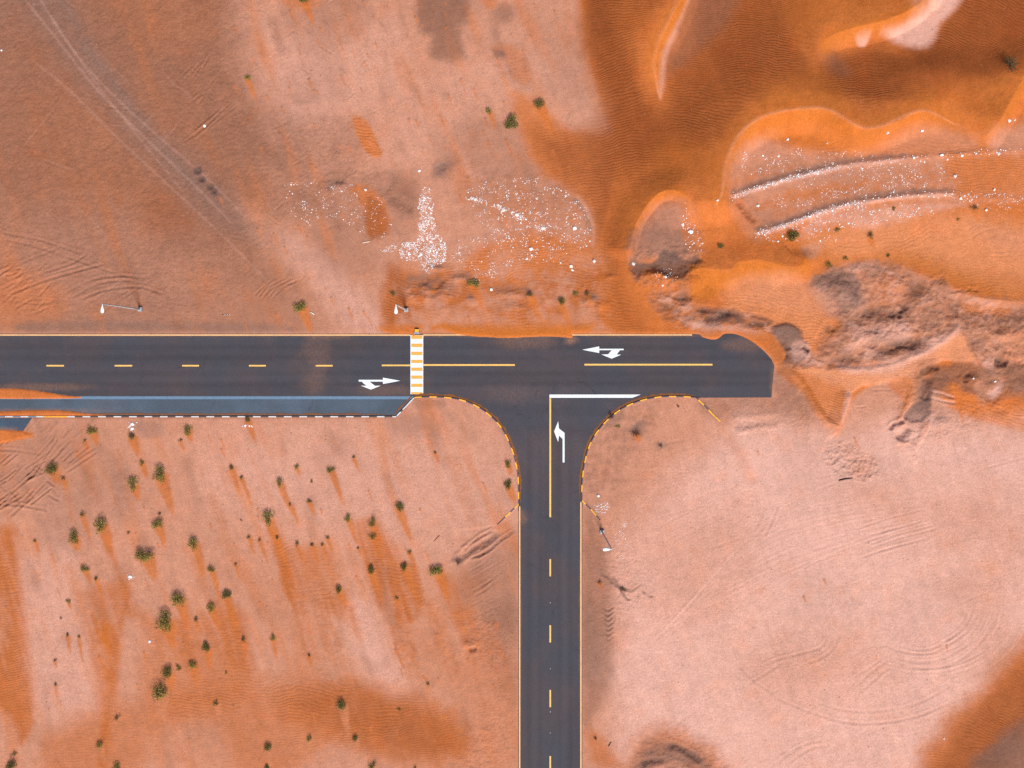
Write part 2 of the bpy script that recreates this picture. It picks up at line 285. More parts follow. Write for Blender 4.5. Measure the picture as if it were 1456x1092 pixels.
for R, h, e in ((ROWA, .30, .72), (ROWB, .33, .62)):
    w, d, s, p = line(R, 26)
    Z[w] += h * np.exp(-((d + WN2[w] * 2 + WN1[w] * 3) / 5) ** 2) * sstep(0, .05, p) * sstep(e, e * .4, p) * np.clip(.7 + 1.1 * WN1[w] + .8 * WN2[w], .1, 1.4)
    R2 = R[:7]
    strip('grey', offset(R2, -6), 4, 5, .6, n2=5, tb=.5); strip('dark', offset(R2[:5], -4.5), 1.6, 3, .24, n2=5, tb=.6); strip('pale', offset(R2, 1), 3, 3, .5, n2=4, tb=.5)  # berm's shaded north side painted in grey and dark
gully([(1046, 285), (1060, 300), (1075, 318)], .22, 4, 'rust', .6)
# mound behind the junction (grey soil on sand)
w, a = paint('brown', [(905, 330), (925, 300), (945, 288), (965, 290), (985, 310), (995, 340), (992, 365), (950, 375), (915, 370), (898, 372)], 12, .8, 6, 4) if 0 else paint(None, [(905, 330), (925, 300), (945, 288), (965, 290), (985, 310), (995, 340), (992, 365), (950, 375), (915, 370), (898, 372)], 12, .85, 6, 4); paint('brown', [(905, 330), (930, 300), (960, 292), (985, 320), (990, 365), (900, 372)], 14, .5, 8, 6, brk=.4); Z[w] += .5 * a * sstep(278, 345, PY[w])
paint('grey', [(900, 345), (925, 320), (960, 330), (975, 350), (950, 365), (905, 370)], 14, .35, 8, 5)
paint('orange', [(972, 290), (990, 310), (1000, 345), (985, 360), (970, 330)], 5, .6, 3, 3)
w, a = paint('dark', [(896, 382), (898, 370), (925, 372), (945, 355), (968, 366), (992, 364), (998, 372), (984, 378), (975, 390), (955, 396), (935, 385), (915, 390), (903, 392)], 4, .72, 4, 4)  # dark soil band with the mound's north-side shade in its colour
paint('grey', [(896, 380), (900, 371), (945, 357), (998, 370), (975, 392), (990, 420), (950, 412), (930, 408), (900, 395)], 6, .45, 4, 3, brk=.9)
Z[w] -= .55 * a
paint('orange', [(915, 385), (935, 383), (945, 396), (935, 400), (918, 395)], 3, .7, 2, 2)
mound(945, 398, 26, 14, .9, .1, .3, .4); mound(930, 392, 18, 9, .5, 0, .3, .4)
w, a = field(ROUGH, [(895, 355), (990, 350), (1000, 420), (910, 410)], 1.0, 10)
# orange apron SE of it with the saturated brink
paint('orange', [(995, 375), (1030, 380), (1080, 372), (1140, 380), (1150, 352), (1456, 290), (1900, 290), (1900, 430), (1456, 425), (1380, 418), (1300, 385), (1240, 370), (1170, 385), (1150, 410), (1175, 440), (1190, 470), (1160, 500), (1120, 490), (1060, 450), (990, 440), (985, 410)], 6, .95, 3, 3)
paint('hot', [(980, 378), (1000, 382), (1035, 386), (1045, 374), (1075, 370), (1110, 378), (1135, 377), (1144, 358), (1150, 372), (1146, 392), (1110, 394), (1060, 398), (1035, 412), (1010, 425), (986, 420), (984, 395)], 5, .95, 3, 2)
ridge([(988, 420), (984, 385), (1035, 384), (1047, 374), (1078, 371), (1112, 379), (1138, 377), (1146, 350)], 1.1, 30, 40, .1, .1)
paint('hot', [(1150, 345), (1230, 330), (1330, 335), (1430, 380), (1500, 400), (1500, 425), (1380, 412), (1300, 380), (1230, 365), (1170, 372)], 14, .45, 6)
paint('hot', [(1220, 300), (1270, 292), (1285, 310), (1300, 340), (1285, 330), (1260, 308)], 8, .5, 5, 4); paint('hot', [(1385, 298), (1410, 310), (1456, 318), (1500, 320), (1500, 328), (1420, 320), (1392, 308)], 5, .7, 3, 2)
paint(None, [(1065, 400), (1120, 392), (1150, 405), (1165, 425), (1180, 442), (1150, 450), (1110, 440), (1060, 430)], 14, .5, 6, 4)
paint('apricot', [(1145, 348), (1180, 325), (1270, 305), (1370, 300), (1456, 315), (1700, 320), (1700, 425), (1456, 420), (1370, 400), (1280, 370), (1200, 368)], 18, .75, 10, 4); paint('apricot', [(1040, 400), (1120, 390), (1150, 405), (1178, 440), (1185, 480), (1150, 490), (1090, 455), (1030, 440)], 14, .6, 6, 4); paint('hot', [(1240, 368), (1310, 385), (1380, 412), (1460, 425), (1600, 428), (1600, 410), (1440, 400), (1350, 375), (1280, 352)], 14, .4, 6, 3); paint('pale', [(1140, 322), (1200, 300), (1300, 288), (1370, 290), (1330, 300), (1240, 320), (1190, 318), (1150, 335)], 8, .45, 6, 5); paint(None, [(1140, 352), (1170, 345), (1160, 365), (1146, 368)], 5, .6)
paint(None, [(1380, 320), (1456, 325), (1500, 360), (1430, 360)], 20, .3, 8)
field(RIP, [(1150, 345), (1500, 320), (1500, 440), (1380, 415), (1280, 378)], .95, 18); field(RIP, [(1020, 430), (1120, 400), (1180, 450), (1180, 510), (1120, 480), (1040, 445)], .9, 12)
ridge([(1240, 372), (1300, 388), (1370, 420), (1460, 430), (1700, 440)], .7, 10, 50, .2, .01)

# ---- churned ground east of the road end
DIG = [(1152, 402), (1185, 383), (1235, 372), (1285, 382), (1335, 402), (1372, 418), (1456, 432), (1900, 440), (1900, 560), (1456, 560), (1420, 545), (1375, 500), (1360, 468), (1325, 492), (1265, 512), (1190, 520), (1150, 528), (1130, 520), (1165, 495), (1195, 465), (1180, 440)]
w, a = paint(None, DIG, 7, .95, 5, 5); paint('brown', DIG, 10, .5, 8, 6, brk=1.2); paint('grey', DIG, 12, .3, 12, 8, brk=1.4); paint('orange', DIG, 12, .4, 14, 8, brk=1.3)
wd_, sdd = poly_sd(DIG, 20); ad = sstep(10, -10, sdd)
lump = fbm(PX[wd_] * .85 + 5 * WN2[wd_], PY[wd_] * 1.15, 44, 3, 101, .5); lump2 = 1 - np.abs(fbm(PX[wd_], PY[wd_] * 1.2, 17, 3, 103)) * 2.2
Z[wd_] += ad * (.52 * lump + .13 * np.clip(lump2, -.5, 1))
lay(wd_, 'dark', (ad * .3 * sstep(.02, .30, -lump + .12 * WN2[wd_] - .06)).astype(F32)); lay(wd_, 'pale', (ad * .4 * sstep(.08, .32, lump)).astype(F32))  # hollow shade painted dark, lump tops painted lighter
field(ROUGH, DIG, .8, 12, 5)
paint('grey', [(1155, 402), (1178, 386), (1215, 390), (1226, 415), (1222, 440), (1195, 445), (1170, 420)], 8, .6, 4, 5); paint('dark', [(1157, 399), (1180, 386), (1215, 391), (1228, 414), (1218, 432), (1200, 420), (1185, 402)], 8, .35, 4, 5); paint(None, [(1150, 412), (1172, 418), (1195, 445), (1180, 448)], 9, .7, 4, 4)  # dark soil and the mound's northern shade painted together
paint('grey', [(1215, 376), (1240, 374), (1250, 385), (1235, 395), (1215, 388)], 5, .5, 3, 4, brk=.6)
mound(1190, 412, 30, 20, .5, .3, .3, .2); mound(1260, 402, 34, 18, .5, .2, .4, .3); mound(1325, 440, 26, 30, .45, .2, .4, .3); mound(1240, 480, 55, 14, .5, -.1, .3, .3); mound(1290, 470, 26, 18, .35, 0, .4, .3); mound(1400, 470, 70, 22, .4, .1, .4, .3)
for P, dp, hf, am in [([(1205, 465), (1225, 450), (1250, 442), (1272, 446), (1284, 440), (1288, 422), (1306, 408), (1322, 402)], .40, 8, .85), ([(1262, 447), (1280, 444), (1288, 432)], .4, 4, .8), ([(1225, 446), (1245, 440)], .25, 5, .5),
                      ([(1230, 506), (1250, 500), (1270, 491), (1300, 488), (1325, 482)], .42, 6.5, .8), ([(1170, 516), (1200, 511), (1228, 508)], .2, 5, .45), ([(1325, 480), (1345, 466), (1354, 456)], .25, 5, .5), ([(1270, 488), (1295, 487), (1310, 486)], .3, 4, .7),
                      ([(1318, 402), (1332, 398), (1342, 396)], .3, 3, .8), ([(1345, 418), (1360, 414), (1390, 413)], .22, 2.5, .7), ([(1316, 430), (1312, 450), (1308, 470)], .3, 7, .55), ([(1172, 470), (1195, 462), (1215, 458)], .25, 6, .6),
                      ([(1410, 492), (1432, 486), (1452, 488)], .3, 6, .7), ([(1360, 452), (1385, 448), (1420, 446), (1460, 452)], .2, 6, .4), ([(1232, 492), (1248, 490)], .25, 4, .6), ([(1165, 500), (1172, 480), (1185, 462)], .25, 7, .5), ([(1345, 470), (1400, 462), (1450, 470)], .2, 7, .35)]:
    gully(P, dp * .75, hf * 1.1, 'dark', am * .68, 6)
paint('pale', [(1215, 470), (1260, 462), (1290, 470), (1285, 482), (1240, 488), (1200, 500), (1210, 485)], 10, .45, 6, 6); paint('orange', [(1235, 398), (1285, 400), (1290, 425), (1250, 432)], 14, .25, 8, 6)
paint('orange', [(1370, 432), (1430, 438), (1430, 448), (1380, 446)], 6, .5, 3, 3); field(RIP, [(1370, 432), (1430, 438), (1430, 448), (1380, 446)], .9, 5)
# band of broken ground just north of the road end
BN = [(925, 420), (960, 416), (985, 432), (1010, 440), (1060, 445), (1100, 460), (1120, 480), (1150, 500), (1148, 520), (1120, 528), (1100, 512), (1080, 485), (1045, 470), (1000, 475), (960, 462), (940, 450)]
paint('grey', BN, 8, .6, 5, 6, brk=.9); paint(None, BN, 8, .35, 5, 5, brk=1.2); field(ROUGH, BN, 1.1, 8)
wb, sb = poly_sd(BN, 16); ab = sstep(6, -8, sb); lb_ = fbm(PX[wb] * .7, PY[wb] * 1.3, 20, 3, 111, .5)
Z[wb] += ab * .5 * lb_; lay(wb, 'dark', (ab * .4 * sstep(.0, .28, -lb_)).astype(F32)); lay(wb, 'pale', (ab * .35 * sstep(.1, .3, lb_)).astype(F32))  # shade between the clods painted dark, their tops paled
paint('pale', [(965, 452), (1010, 460), (1060, 465), (1075, 478), (1030, 472), (985, 468)], 6, .45, 5, 4)
for P, dp, hf, am in [([(955, 425), (972, 420), (985, 426)], .35, 4, .6), ([(985, 440), (1010, 444), (1040, 446), (1062, 450)], .5, 5, .7), ([(1000, 455), (1018, 454), (1028, 450), (1042, 446)], .45, 5, .9), ([(990, 438), (1020, 440), (1055, 443)], .2, 5, .6), ([(935, 425), (950, 440), (970, 450)], .2, 6, .4), ([(1062, 462), (1075, 460), (1088, 463)], .35, 4, .8), ([(1065, 448), (1085, 452), (1100, 458)], .3, 4, .5)]:
    gully(P, dp, hf, 'dark', am)
mound(1050, 466, 30, 8, .5, .1, .3, .3); mound(990, 462, 26, 10, .5, .1, .3, .3)
w, a = paint('brown', [(1092, 490), (1098, 470), (1115, 460), (1135, 468), (1145, 490), (1146, 508), (1130, 520), (1105, 516), (1094, 505)], 4, .9, 2, 3); Z[w] += .5 * a
paint('grey', [(1095, 475), (1115, 460), (1135, 470), (1130, 485), (1108, 490)], 6, .7, 3, 3); paint('pale', [(1125, 490), (1145, 485), (1150, 505), (1130, 512)], 6, .5, 3, 3)
for P in [[(1115, 496), (1124, 492)], [(1112, 510), (1120, 504)], [(1140, 492), (1150, 500)]]: gully(P, .45, 3.2, 'dark', .9, 1)
# sand tongues reaching south over the pan
T1 = [(1098, 518), (1118, 528), (1140, 552), (1156, 585), (1172, 602), (1190, 620), (1196, 606), (1206, 580), (1210, 560), (1225, 548), (1250, 545), (1285, 536), (1292, 556), (1282, 588), (1272, 606), (1296, 578), (1306, 545), (1320, 520), (1345, 512), (1382, 515), (1394, 525), (1380, 500), (1358, 466), (1330, 490), (1290, 508), (1262, 518), (1230, 522), (1190, 522), (1150, 522)]
paint(None, T1, 3, .9, 2, 2, smooth=False); w, a = paint('apricot', T1, 4, .8, 2, 2, smooth=False, brk=.15); Z[w] += .35 * a
paint('hot', [(1112, 524), (1130, 538), (1146, 562), (1160, 588), (1176, 602), (1190, 618), (1190, 600), (1172, 588), (1158, 560), (1140, 536)], 4, .7, 2, 2); paint('hot', [(1172, 602), (1190, 619), (1205, 575), (1200, 560), (1186, 590)], 4, .6, 1, 1)
paint('orange', [(1100, 518), (1140, 552), (1156, 585), (1190, 620), (1198, 600), (1206, 560), (1180, 545), (1140, 528)], 8, .6, 3, 2); paint('orange', [(1262, 545), (1290, 535), (1296, 560), (1284, 590), (1274, 600), (1282, 570)], 4, .6, 3, 3); paint('pale', [(1190, 520), (1230, 518), (1262, 512), (1310, 496), (1358, 466), (1352, 480), (1320, 500), (1270, 526), (1220, 532)], 6, .6, 4, 4)
paint(None, [(1240, 530), (1290, 520), (1330, 500), (1300, 530), (1260, 540)], 8, .4, 4); paint('pale', [(1200, 560), (1208, 558), (1204, 580), (1196, 602), (1194, 590)], 3, .5, 1, 1)
ridge([(1105, 518), (1135, 538), (1158, 580), (1190, 618)], .5, 20, 8, .1, .05); ridge([(1186, 610), (1200, 580), (1206, 555)], .5, 6, 18, .1, .2)
ridge([(1180, 526), (1230, 526), (1265, 518), (1312, 498), (1358, 467), (1392, 522)], .35, 30, 18, .1, .15); field(RIP, T1, .9, 6)
w, a = paint('orange', [(1370, 558), (1388, 568), (1405, 590), (1422, 604), (1434, 590), (1430, 575), (1456, 590), (1900, 600), (1900, 520), (1456, 470), (1430, 500), (1418, 530), (1430, 545), (1456, 556), (1425, 548), (1415, 535), (1420, 560), (1410, 575), (1390, 560), (1375, 552)], 5, .6, 4, 4, brk=.3); Z[w] += .3 * a; paint('brown', [(1440, 520), (1900, 500), (1900, 566), (1456, 566), (1436, 548)], 8, .7, 5, 4)
paint(None, [(1425, 500), (1456, 470), (1900, 470), (1900, 530), (1456, 520), (1430, 530)], 8, .5, 4); field(RIP, [(1370, 555), (1456, 555), (1900, 560), (1900, 600), (1420, 605)], 1., 6)
paint('brown', [(1345, 520), (1385, 515), (1420, 540), (1415, 570), (1380, 560), (1350, 545), (1330, 560), (1322, 540)], 6, .75, 4, 4); field(ROUGH, [(1290, 510), (1420, 520), (1430, 580), (1280, 640)], .8, 12); paint('brown', [(1430, 535), (1456, 520), (1900, 520), (1900, 560), (1456, 555)], 6, .5, 3, 3)
paint(None, [(1392, 530), (1425, 540), (1412, 565), (1395, 575), (1385, 555)], 6, .5, 4, 5); paint('pale', [(1405, 558), (1422, 545), (1425, 552), (1412, 568)], 4, .6, 2, 2)
gully([(1412, 512), (1424, 514), (1432, 518)], .5, 6, 'dark', .8); gully([(1372, 545), (1372, 535), (1380, 530)], .3, 3, 'dark', .5); mound(1385, 540, 16, 10, .5); mound(1408, 548, 12, 9, .4)
paint('brown', [(1300, 532), (1320, 518), (1345, 525), (1350, 560), (1325, 565), (1320, 590), (1300, 580)], 8, .55, 5, 5)
gully([(1306, 532), (1320, 523), (1338, 522)], .35, 4, 'dark', .7); gully([(1318, 535), (1316, 555), (1312, 570)], .5, 6, 'dark', .65)
w, a = paint('dark', [(1290, 582), (1300, 574), (1322, 566), (1322, 585), (1310, 598), (1295, 600), (1286, 592)], 3, .75, 3, 3); Z[w] -= .4 * a
gully([(1264, 612), (1272, 603), (1288, 598)], .35, 2.5, 'dark', .9, 1); gully([(1272, 620), (1284, 618), (1294, 606)], .4, 5, 'dark', .75, 2)
paint('hot', [(1270, 610), (1285, 602), (1290, 604), (1276, 614)], 2.5, .5, 1, 1); paint('pale', [(1290, 622), (1310, 608), (1325, 590), (1328, 600), (1312, 630), (1300, 640)], 6, .55, 3, 3)
w, a = paint('orange', [(1282, 635), (1290, 645), (1303, 658), (1302, 640), (1315, 620), (1322, 600), (1312, 604), (1304, 622), (1290, 628), (1272, 624)], 3, .8, 1, 2); Z[w] += .3 * a
paint('grey', [(1270, 622), (1290, 640), (1296, 650), (1280, 640)], 3, .55, 1, 2); paint('grey', [(1325, 598), (1345, 590), (1350, 605), (1332, 615)], 8, .45, 4, 4); mound(1338, 600, 14, 9, .45)
for P in [[(1322, 556), (1340, 560), (1358, 566)], [(1322, 564), (1340, 570), (1360, 573)]]: rut(P, .12, 1.6, .8, 'pale', .5)
paint('orange', [(1361, 577), (1369, 577), (1371, 592), (1372, 604), (1366, 596)], 2, .8, .5, 1)
paint('brown', [(1097, 545), (1106, 520), (1125, 530), (1145, 565), (1158, 598), (1120, 596), (1060, 592), (1020, 598), (1000, 566), (1098, 566)], 12, .62, 9, 6, brk=.35); field(ROUGH, [(1000, 566), (1100, 520), (1160, 600), (1040, 606)], .7, 10)
gully([(1040, 606), (1075, 600), (1110, 596)], .15, 5, None, 0, 3, .9)

# ---- the pale pan in the SE
PAN = [(1060, 600), (1180, 620), (1280, 600), (1456, 610), (1900, 610), (1900, 1000), (1456, 920), (1390, 1000), (1320, 1100), (1300, 1500), (870, 1500), (880, 1040), (860, 960), (880, 900), (880, 800), (930, 720), (990, 660)]
paint('pale', PAN, 45, .85, 20, 6)
for pts, a in [([(1130, 620), (1250, 640), (1260, 690), (1180, 720), (1110, 690)], .25), ([(1120, 820), (1180, 800), (1200, 860), (1130, 880)], .25), ([(1180, 880), (1300, 840), (1380, 860), (1300, 910)], .2)]:
    paint('grey', pts, 40, a * .5, 20, 8)
for pts in [[(1190, 700), (1330, 690), (1456, 720), (1456, 800), (1300, 760)], [(900, 760), (1050, 720), (1060, 860), (940, 880)], [(1060, 930), (1200, 900), (1250, 960), (1100, 1000)], [(1350, 820), (1430, 810), (1430, 900), (1380, 880)]]:
    paint(None, pts, 50, .5, 30, 10)
strip('orange', [(1022, 598), (1040, 630), (1060, 660), (1070, 690)], 5, 10, .18, n2=5)
paint('brown', [(835, 600), (900, 575), (930, 590), (905, 640), (880, 700), (855, 715), (835, 690)], 18, .5, 12, 9, brk=1.0)
paint('grey', [(895, 605), (912, 600), (915, 615), (900, 622)], 5, .6, 4, 4); paint('grey', [(862, 586), (882, 584), (880, 600), (862, 605)], 4, .45, 4, 4); paint('grey', [(930, 630), (945, 628), (948, 636), (935, 638)], 4, .5, 3, 3)
mound(904, 618, 10, 7, .35); mound(872, 596, 9, 7, .3)
paint('brown', [(829, 735), (850, 740), (866, 790), (870, 860), (872, 950), (850, 1010), (829, 1010)], 12, .6, 8, 5); paint('grey', [(828, 850), (845, 860), (850, 950), (828, 960)], 10, .3, 6)
for P in [[(846, 812), (860, 818), (880, 834), (900, 838), (915, 826)], [(880, 834), (890, 850), (898, 852)], [(912, 838), (920, 846), (930, 848)], [(850, 826), (856, 830)], [(870, 818), (884, 838)]]: gully(P, .12, 1.6, 'dark', .6, 2)
for k in range(7): rut([(856 + k * .8, 862 + k * 7), (864, 868 + k * 7), (873 - (k % 3), 862 + k * 7)], .1, 1.3, .8, 'grey', .4)
field(ROUGH, [(829, 735), (870, 740), (925, 830), (925, 850), (870, 910), (829, 1040)], .6, 12)
# SE corner drift and the mound at the south edge
w, a = paint('orange', [(1500, 890), (1445, 925), (1420, 950), (1395, 985), (1360, 1010), (1335, 1045), (1310, 1080), (1290, 1200), (1420, 1400), (1700, 1100), (1700, 900)], 20, .85, 12, 7); field(RIP, [(1456, 915), (1400, 980), (1310, 1090), (1380, 1092), (1456, 1010)], .7, 10)
paint('rust', [(1500, 915), (1440, 955), (1400, 1000), (1350, 1060), (1330, 1120), (1390, 1120), (1456, 1030), (1500, 1000)], 12, .5, 6, 4)
paint('brown', [(1500, 1000), (1450, 1020), (1400, 1060), (1370, 1120), (1400, 1400), (1700, 1300), (1700, 1000)], 10, .85, 6, 4); paint('grey', [(1400, 1070), (1440, 1040), (1470, 1080), (1420, 1110)], 16, .35, 8, 5)
Z += 1.0 * sstep(0, 90, ((PX - 1340) * .72 + (PY - 1060) * .69)) * sstep(200, 80, ((PX - 1340) * .72 + (PY - 1060) * .69)) * sstep(700, 200, np.hypot(PX - 1420, PY - 1060))
w, a = paint('orange', [(885, 1110), (898, 1068), (912, 1045), (935, 1032), (970, 1040), (1005, 1060), (1030, 1085), (1050, 1130), (1050, 1200), (885, 1200)], 18, .6, 10, 7); Z[w] += .4 * a
paint('brown', [(900, 1120), (905, 1075), (925, 1050), (960, 1055), (1000, 1075), (1030, 1120), (1020, 1200), (900, 1200)], 10, .7, 6, 6); paint('grey', [(905, 1092), (920, 1068), (960, 1060), (998, 1075), (1005, 1090), (960, 1085), (930, 1098)], 9, .6, 6, 7, brk=.6)
gully([(945, 1058), (968, 1062), (985, 1074), (1000, 1082)], .3, 4, 'dark', .6); gully([(908, 1085), (930, 1080), (950, 1082)], .25, 4, 'dark', .5, 3); paint(None, [(930, 1088), (960, 1082), (980, 1095), (960, 1110)], 4, .7, 3, 3); field(ROUGH, [(895, 1120), (930, 1040), (1000, 1060), (1040, 1120)], .9, 8)
paint('orange', [(836, 1040), (852, 1045), (872, 1070), (885, 1092), (850, 1092), (838, 1070)], 10, .6, 6, 5)
# lumps dropped on the pan
w, a = field(ROUGH, [(1172, 640), (1200, 630), (1225, 640), (1250, 660), (1245, 680), (1215, 680), (1180, 668)], 1.5, 6, 4, 3)
Z[w] += a * (.22 * np.maximum(fbm(PX[w], PY[w], 7, 2, 71), -.1)); paint(None, [(1195, 630), (1230, 640), (1245, 670), (1215, 675)], 8, .4, 4, 4)

# ---- SW: pink hardpan with orange drift streaks
paint('orange', [(-400, 740), (-20, 745), (18, 770), (24, 800), (30, 840), (38, 880), (42, 930), (48, 985), (46, 1030), (30, 1060), (22, 1035), (0, 1010), (-60, 1000), (-400, 1300)], 8, .85, 5, 4); field(RIP, [(-60, 745), (20, 760), (48, 980), (40, 1060), (-60, 1040)], .7, 8)
paint('orange', [(-200, 590), (0, 612), (25, 614), (10, 640), (0, 660), (-60, 760), (-200, 760)], 16, .55, 8, 5)
paint('orange', [(120, 868), (140, 880), (165, 888), (185, 850), (172, 820), (178, 850), (172, 900), (168, 960), (160, 1000), (150, 1092), (140, 1092), (146, 1010), (138, 960), (130, 910)], 8, .8, 3, 3); paint('orange', [(118, 838), (180, 828), (176, 860), (168, 960), (160, 1000), (142, 990), (128, 920), (112, 860)], 12, .6, 6, 4)
paint('hot', [(140, 890), (160, 892), (156, 950), (152, 985), (144, 960)], 6, .55, 3, 2)
paint('orange', [(128, 990), (150, 1000), (230, 990), (300, 980), (400, 960), (420, 980), (450, 965), (540, 975), (560, 995), (620, 1005), (655, 1030), (660, 1060), (650, 1080), (540, 1092), (480, 1060), (400, 1110), (300, 1100), (210, 1092), (160, 1140), (60, 1140), (60, 1060), (90, 1030), (110, 1010)], 22, .5, 14, 8); field(RIP, [(380, 960), (540, 975), (655, 1020), (650, 1085), (500, 1060), (300, 1060), (250, 1000)], .9, 12)
paint('orange', [(400, 990), (530, 965), (600, 1000), (655, 1030), (655, 1075), (560, 1070), (480, 1050), (420, 1030)], 20, .6, 12, 6); paint('rust', [(430, 985), (530, 975), (600, 1010), (650, 1035), (645, 1075), (560, 1062), (490, 1040), (430, 1015)], 22, .45, 12, 6)
paint(None, [(220, 1040), (300, 1030), (330, 1092), (250, 1140), (210, 1092)], 16, .6, 8, 5); paint(None, [(440, 1080), (500, 1070), (560, 1092), (500, 1140), (430, 1140)], 14, .5, 6, 5); paint(None, [(96, 930), (110, 915), (138, 1000), (120, 1010), (100, 985)], 8, .6, 4, 3)
paint('orange', [(180, 860), (230, 880), (330, 870), (345, 900), (355, 960), (330, 1000), (240, 1010), (200, 960), (210, 900)], 18, .55, 10, 6); paint('orange', [(300, 855), (320, 850), (340, 885), (352, 915), (358, 950), (330, 950), (312, 915), (300, 880)], 8, .5, 3, 3); field(RIP, [(220, 890), (350, 890), (360, 980), (200, 1000)], .7, 14)
paint('orange', [(380, 750), (398, 760), (410, 800), (420, 840), (428, 875), (410, 850), (398, 815), (388, 780)], 6, .8, 2, 3); paint('orange', [(396, 775), (420, 780), (470, 778), (482, 840), (478, 870), (440, 860), (415, 850)], 10, .55, 5, 4); field(RIP, [(390, 770), (480, 780), (480, 870), (420, 860)], .9, 10)
paint('orange', [(505, 745), (530, 735), (545, 752), (558, 782), (570, 800), (588, 800), (602, 850), (592, 880), (570, 885), (545, 868), (525, 830), (514, 790)], 6, .85, 3, 3); field(RIP, [(510, 760), (600, 800), (600, 880), (530, 840)], .8, 10); paint('rust', [(528, 790), (552, 800), (560, 850), (545, 860), (530, 830)], 10, .4, 4, 3)
paint('orange', [(615, 815), (640, 818), (665, 850), (668, 890), (640, 885), (625, 850)], 14, .5, 6, 4); paint('orange', [(625, 825), (655, 818), (690, 815), (680, 840), (640, 850)], 12, .3, 6); paint('orange', [(468, 850), (490, 845), (500, 872), (490, 885), (474, 870)], 8, .6, 3, 3)
paint('orange', [(330, 790), (420, 850), (440, 900), (470, 960), (430, 980), (400, 920), (360, 860)], 32, .25, 12, 6); paint('orange', [(560, 880), (620, 900), (660, 880), (700, 900), (735, 960), (735, 1092), (640, 1092), (650, 1000), (600, 960)], 42, .3, 18, 8)
paint('brown', [(660, 800), (735, 760), (735, 900), (690, 890), (650, 850)], 25, .45, 12, 6); paint('brown', [(690, 870), (735, 860), (735, 1000), (710, 980), (690, 920)], 16, .35, 8, 5); paint('brown', [(20, 620), (110, 600), (150, 620), (90, 680), (0, 740), (-60, 740), (-60, 640)], 25, .3, 12, 8)
paint('grey', [(60, 700), (110, 690), (120, 760), (80, 790), (55, 770)], 20, .25, 10, 6); paint('grey', [(155, 680), (185, 670), (190, 720), (165, 740)], 14, .3, 8, 6); paint('grey', [(185, 600), (225, 600), (235, 615), (205, 620)], 6, .4, 5, 5); paint('brown', [(100, 650), (170, 640), (165, 700), (110, 720)], 25, .3, 12)
paint('brown', [(555, 595), (600, 588), (620, 610), (560, 620)], 12, .45, 8, 5); paint('brown', [(590, 566), (630, 570), (625, 580), (595, 582)], 5, .5, 3, 4)
# paler pink patches in the middle of the SW pan
paint('pale', [(300, 640), (520, 600), (700, 640), (720, 740), (600, 780), (420, 740), (320, 720)], 60, .3, 25, 8); paint('pale', [(40, 790), (110, 800), (120, 900), (150, 985), (100, 1030), (50, 1000), (40, 900)], 30, .35, 12, 6); paint('pale', [(500, 850), (530, 880), (580, 960), (560, 990), (520, 960), (495, 900)], 20, .45, 10, 5)
paint('pale', [(350, 0), (360, 80), (390, 150), (430, 180), (560, 130), (560, 40), (480, 60), (400, 40)], 40, .25, 20); paint('pale', [(660, 80), (740, 60), (810, 100), (850, 170), (770, 140), (690, 150), (600, 230), (560, 230), (560, 150)], 40, .14, 20, 8)
paint('brown', [(760, 20), (822, 30), (842, 110), (860, 170), (800, 150), (760, 80)], 24, .22, 10, 6)
gully([(648, 800), (665, 785), (690, 770), (712, 755)], .22, 4, 'grey', .6, 2, .8); gully([(665, 795), (690, 785), (715, 765), (735, 752)], .2, 1.8, 'grey', .7, 2, .8); gully([(655, 785), (680, 765), (705, 752)], .15, 2, None, 0, 2, .9); mound(648, 798, 7, 5, .25)
paint('grey', [(643, 795), (652, 790), (658, 800), (648, 804)], 4, .6, 2, 3); mound(668, 915, 12, 9, .4, 0, .4, .4); gully([(666, 925), (678, 922)], .3, 3, 'dark', .8, 1)
field(ROUGH, [(660, 890), (735, 860), (735, 1092), (640, 1092), (700, 980)], .7, 14, 8)
for P in [[(560, 912), (568, 935), (575, 950)], [(585, 918), (592, 926)], [(600, 960), (608, 968)], [(553, 862), (570, 895)]]: strip('orange', P, 1.4, 1.5, .7, n2=1)

# long faint drift lanes down the SW pan
for (x, y, L, hw, am) in [(402, 800, 190, 9, .5), (452, 850, 130, 12, .4), (560, 870, 130, 14, .45), (610, 850, 150, 10, .45), (655, 860, 140, 14, .4), (330, 860, 110, 9, .5), (250, 880, 110, 12, .45), (500, 860, 60, 8, .3), (150, 760, 110, 8, .3), (95, 800, 90, 10, .25), (300, 700, 120, 7, .25), (640, 640, 160, 10, .22), (560, 640, 90, 8, .2), (690, 880, 160, 12, .35)]:
    w = win(x - 40, y - 10, x + 110, y + L + 10); X_, Y_ = PX[w] - x, PY[w] - y; u = X_ * .30 + Y_ * .95; v = -X_ * .95 + Y_ * .30 + WN2[w] * 3 + WN1[w] * 5
    a = sstep(hw + 3, hw - 4, np.abs(v)) * sstep(-4, 10, u) * sstep(L, L * .45, u) * np.clip(.8 + .9 * WN2[w], .2, 1); lay(w, 'orange', (a * am).astype(F32)); Z[w] += (.05 * a).astype(F32)
swm = sstep(590, 640, PY) * sstep(745, 715, PX)
ua, va = PX * .28 + PY * .96, PX * .96 - PY * .28
an = .75 * gnoise(va / 8, ua / 60, 121) + .6 * gnoise(va / 19, ua / 140, 123) + .7 * fbm(PX, PY, 70, 4, 125) + .35 * WN2
swk = swm * sstep(1000, 930, PY + 20 * WN1)
keep = np.clip(.84 + .62 * an, .3, 1) * swk + (1 - swk) * np.clip(1 + .25 * WN1 * swm, .75, 1)
for c in ('orange', 'rust', 'hot'): M[c] *= keep
an2 = np.clip(.72 + 1.1 * fbm(PX, PY, 28, 4, 127) + .5 * WN2, .25, 1)
